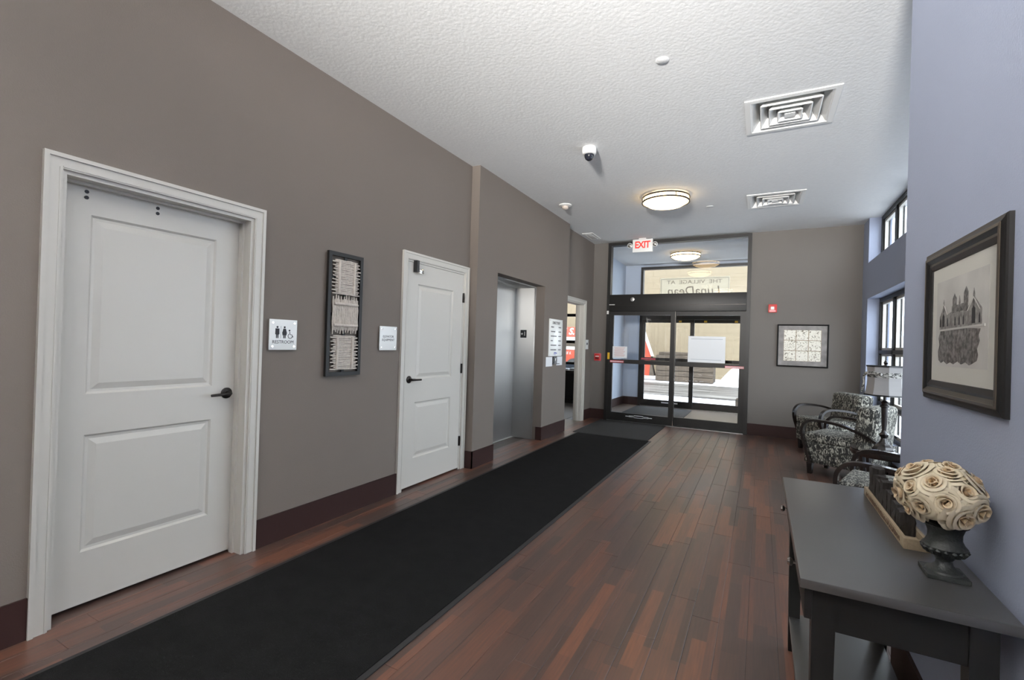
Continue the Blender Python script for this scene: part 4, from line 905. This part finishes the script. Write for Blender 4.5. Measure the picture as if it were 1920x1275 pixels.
# ------------------------------------------------------------------ unseen fill lamps added behind the camera to brighten the lobby
def uplight(x, y, watts, aim, spread, label):
    ul = thing('added_fill_lamp', label, 'lamp', (x, y, 0), 'unseen fill lamps added behind the camera')
    obj('base', lathe(B(), [(0.0, 0), (0.16, 0), (0.16, 0.02), (0.03, 0.035)], (x, y, 0), 28), M_WPLASTIC, ul, True)
    obj('pole', tube(B(), [(x, y, 0.03), (x, y, 1.75)], 0.018, 12), M_WPLASTIC, ul, True)
    obj('bowl', lathe(B(), [(0.02, 1.72), (0.18, 1.75), (0.34, 1.80), (0.335, 1.80), (0.17, 1.765), (0.0, 1.75)], (x, y, 0), 32), M_WPLASTIC, ul, True)
    ad = bpy.data.lights.new('added_fill_light', 'AREA'); ad.shape = 'DISK'; ad.size = 0.6; ad.energy = watts; ad.color = (1.0, 0.965, 0.92); ad.spread = math.radians(spread)
    ao = bpy.data.objects.new('added_fill_light', ad); COL.objects.link(ao); ao.location = (x, y, 1.98)
    ao.rotation_euler = Vector(aim).to_track_quat('-Z', 'Y').to_euler()
for a in FILL_UPLIGHTS: uplight(*a)

# ------------------------------------------------------------------ outdoors
struct('ground_snow', box(B(), -60, 60, YV+0.2, 60, -0.4, -0.10), M_SNOW, 'bright snow outside the street doors', 'ground')
struct('ground_side', box(B(), XW+0.3, 60, -40, YV+0.2, -0.4, -0.10), mat('wet_slush_lot', (0.42, 0.42, 0.43), 0.8, var=0.2, vscale=1), 'snowy ground beyond the windows', 'ground')
struct('road', box(B(), -40, 30, 14.6, 19.4, -0.12, -0.07), M_ROAD, 'slushy dark road outside the street doors', 'road')
ew = struct('wall_exterior', box(B(), -30, 3.2, 24.06, 24.4, -0.2, 9), M_MORTAR, 'sunlit cream block wall across the road')
bw, bh = 0.62, 0.31; bmk = B(); box(bmk, 0.003, bw-0.003, 0.050, 0.07, 0.002, bh-0.002)
me = bpy.data.meshes.new('block'); bmesh.ops.recalc_face_normals(bmk, faces=bmk.faces); bmk.to_mesh(me); bmk.free(); me.materials.append(M_BLOCK)
for j in range(17):
    for i in range(17):
        o = bpy.data.objects.new('block', me); COL.objects.link(o); o.parent = ew; o.location = (-9.8+i*bw+(bw/2 if j % 2 else 0), 24.0, -0.1+j*bh)
ctn = thing('board_container', 'weathered grey-brown board container standing in the snow outside', 'container', (-3.0, 21.2, -0.1))
bx('core', M_CONT, ctn, -3.93, -1.72, 20.75, 22.2, -0.09, 1.02)
for k in range(5): bx('board', M_CONT, ctn, -3.97, -1.68, 20.70, 20.76, -0.08+k*0.22, 0.12+k*0.22, 0.01)
bx('lid', M_CONT, ctn, -3.88, -2.0, 20.85, 22.1, 1.02, 1.14, 0.02)
b = B(); lathe(b, [(0.0, -0.1), (0.78, -0.1), (0.6, 0.2), (0.35, 0.5), (0.12, 0.72), (0.0, 0.78)], (-0.78, 21.0, -0.05), 14)
tag(obj('snow_bank', b, M_SNOW, None, True), 'white snow bank beside the board container', 'snow')
b = B(); lathe(b, [(0.0, -0.1), (2.2, -0.1), (1.6, 0.12), (0.8, 0.28), (0.0, 0.34)], (2.4, 21.4, -0.05), 16)
tag(obj('snow_bank', b, M_SNOW, None, True), 'wide low snow bank by the block wall', 'snow')
bl = thing('kerb_block', 'small dark kerb block in the snow just outside the street doors', 'kerb block', (-0.33, 12.7, -0.1)); bx('body', M_CONT, bl, -0.52, -0.1, 12.6, 12.85, -0.1, 0.14, 0.02); bx('cap', M_CONT, bl, -0.5, -0.12, 12.62, 12.83, 0.14, 0.16, 0.01)
tk = thing('orange_truck', 'orange truck with white stripes outside the side room window', 'truck', (-8.0, 21.5, -0.1))
bx('cargo_box', M_ORANGE, tk, -11.5, -5.75, 20.6, 22.6, 0.28, 2.15, 0.03); bx('white_band', M_TRUCKW, tk, -11.5, -5.75, 20.57, 20.6, 1.53, 1.68); bx('pale_panel', M_CONT, tk, -11.5, -5.75, 20.58, 20.6, 1.24, 1.53); bx('white_band', M_TRUCKW, tk, -11.5, -5.75, 20.57, 20.6, 1.10, 1.24); bx('chassis', M_TYRE, tk, -11.3, -4.9, 20.8, 22.4, 0.0, 0.28)
obj('cab', poly(B(), [(-5.75, 20.65, 0.10), (-4.22, 20.65, 0.10), (-4.16, 20.65, 0.94), (-4.60, 20.65, 2.10), (-4.9, 20.65, 2.45), (-5.75, 20.65, 2.45)], (0, 0.40, 0)), M_ORANGE, tk)
obj('cab_edge', poly(B(), [(-4.16, 20.62, 0.94), (-4.05, 20.62, 0.94), (-4.50, 20.62, 2.16), (-4.61, 20.62, 2.12)], (0, 0.10, 0)), M_TRUCKW, tk)
obj('front_step', poly(B(), [(-4.22, 20.62, 0.10), (-4.02, 20.62, 0.10), (-4.12, 20.62, 0.55), (-4.16, 20.62, 0.94)], (0, 0.42, 0)), M_CONT, tk)
for x in (-10.4, -7.55, -5.2): obj('wheel', lathe(B(), [(0.0, -0.02), (0.22, -0.02), (0.25, 0.0), (0.40, 0.0), (0.40, 0.26), (0.0, 0.26)], (x, 20.30, 0.30), 24, 'y'), M_TYRE, tk, True)
text('lettering', 'S.', (-7.80, 20.59, 1.93), 0.42, '-y', M_TRUCKW, tk, shear=0.25, bold=0.012); text('lettering', 'RE', (-8.32, 20.59, 1.93), 0.42, '-y', M_TRUCKW, tk, shear=0.25, bold=0.012); text('lettering', 'RE S.', (-7.95, 20.59, 0.93), 0.16, '-y', M_TRUCKW, tk, shear=0.25)
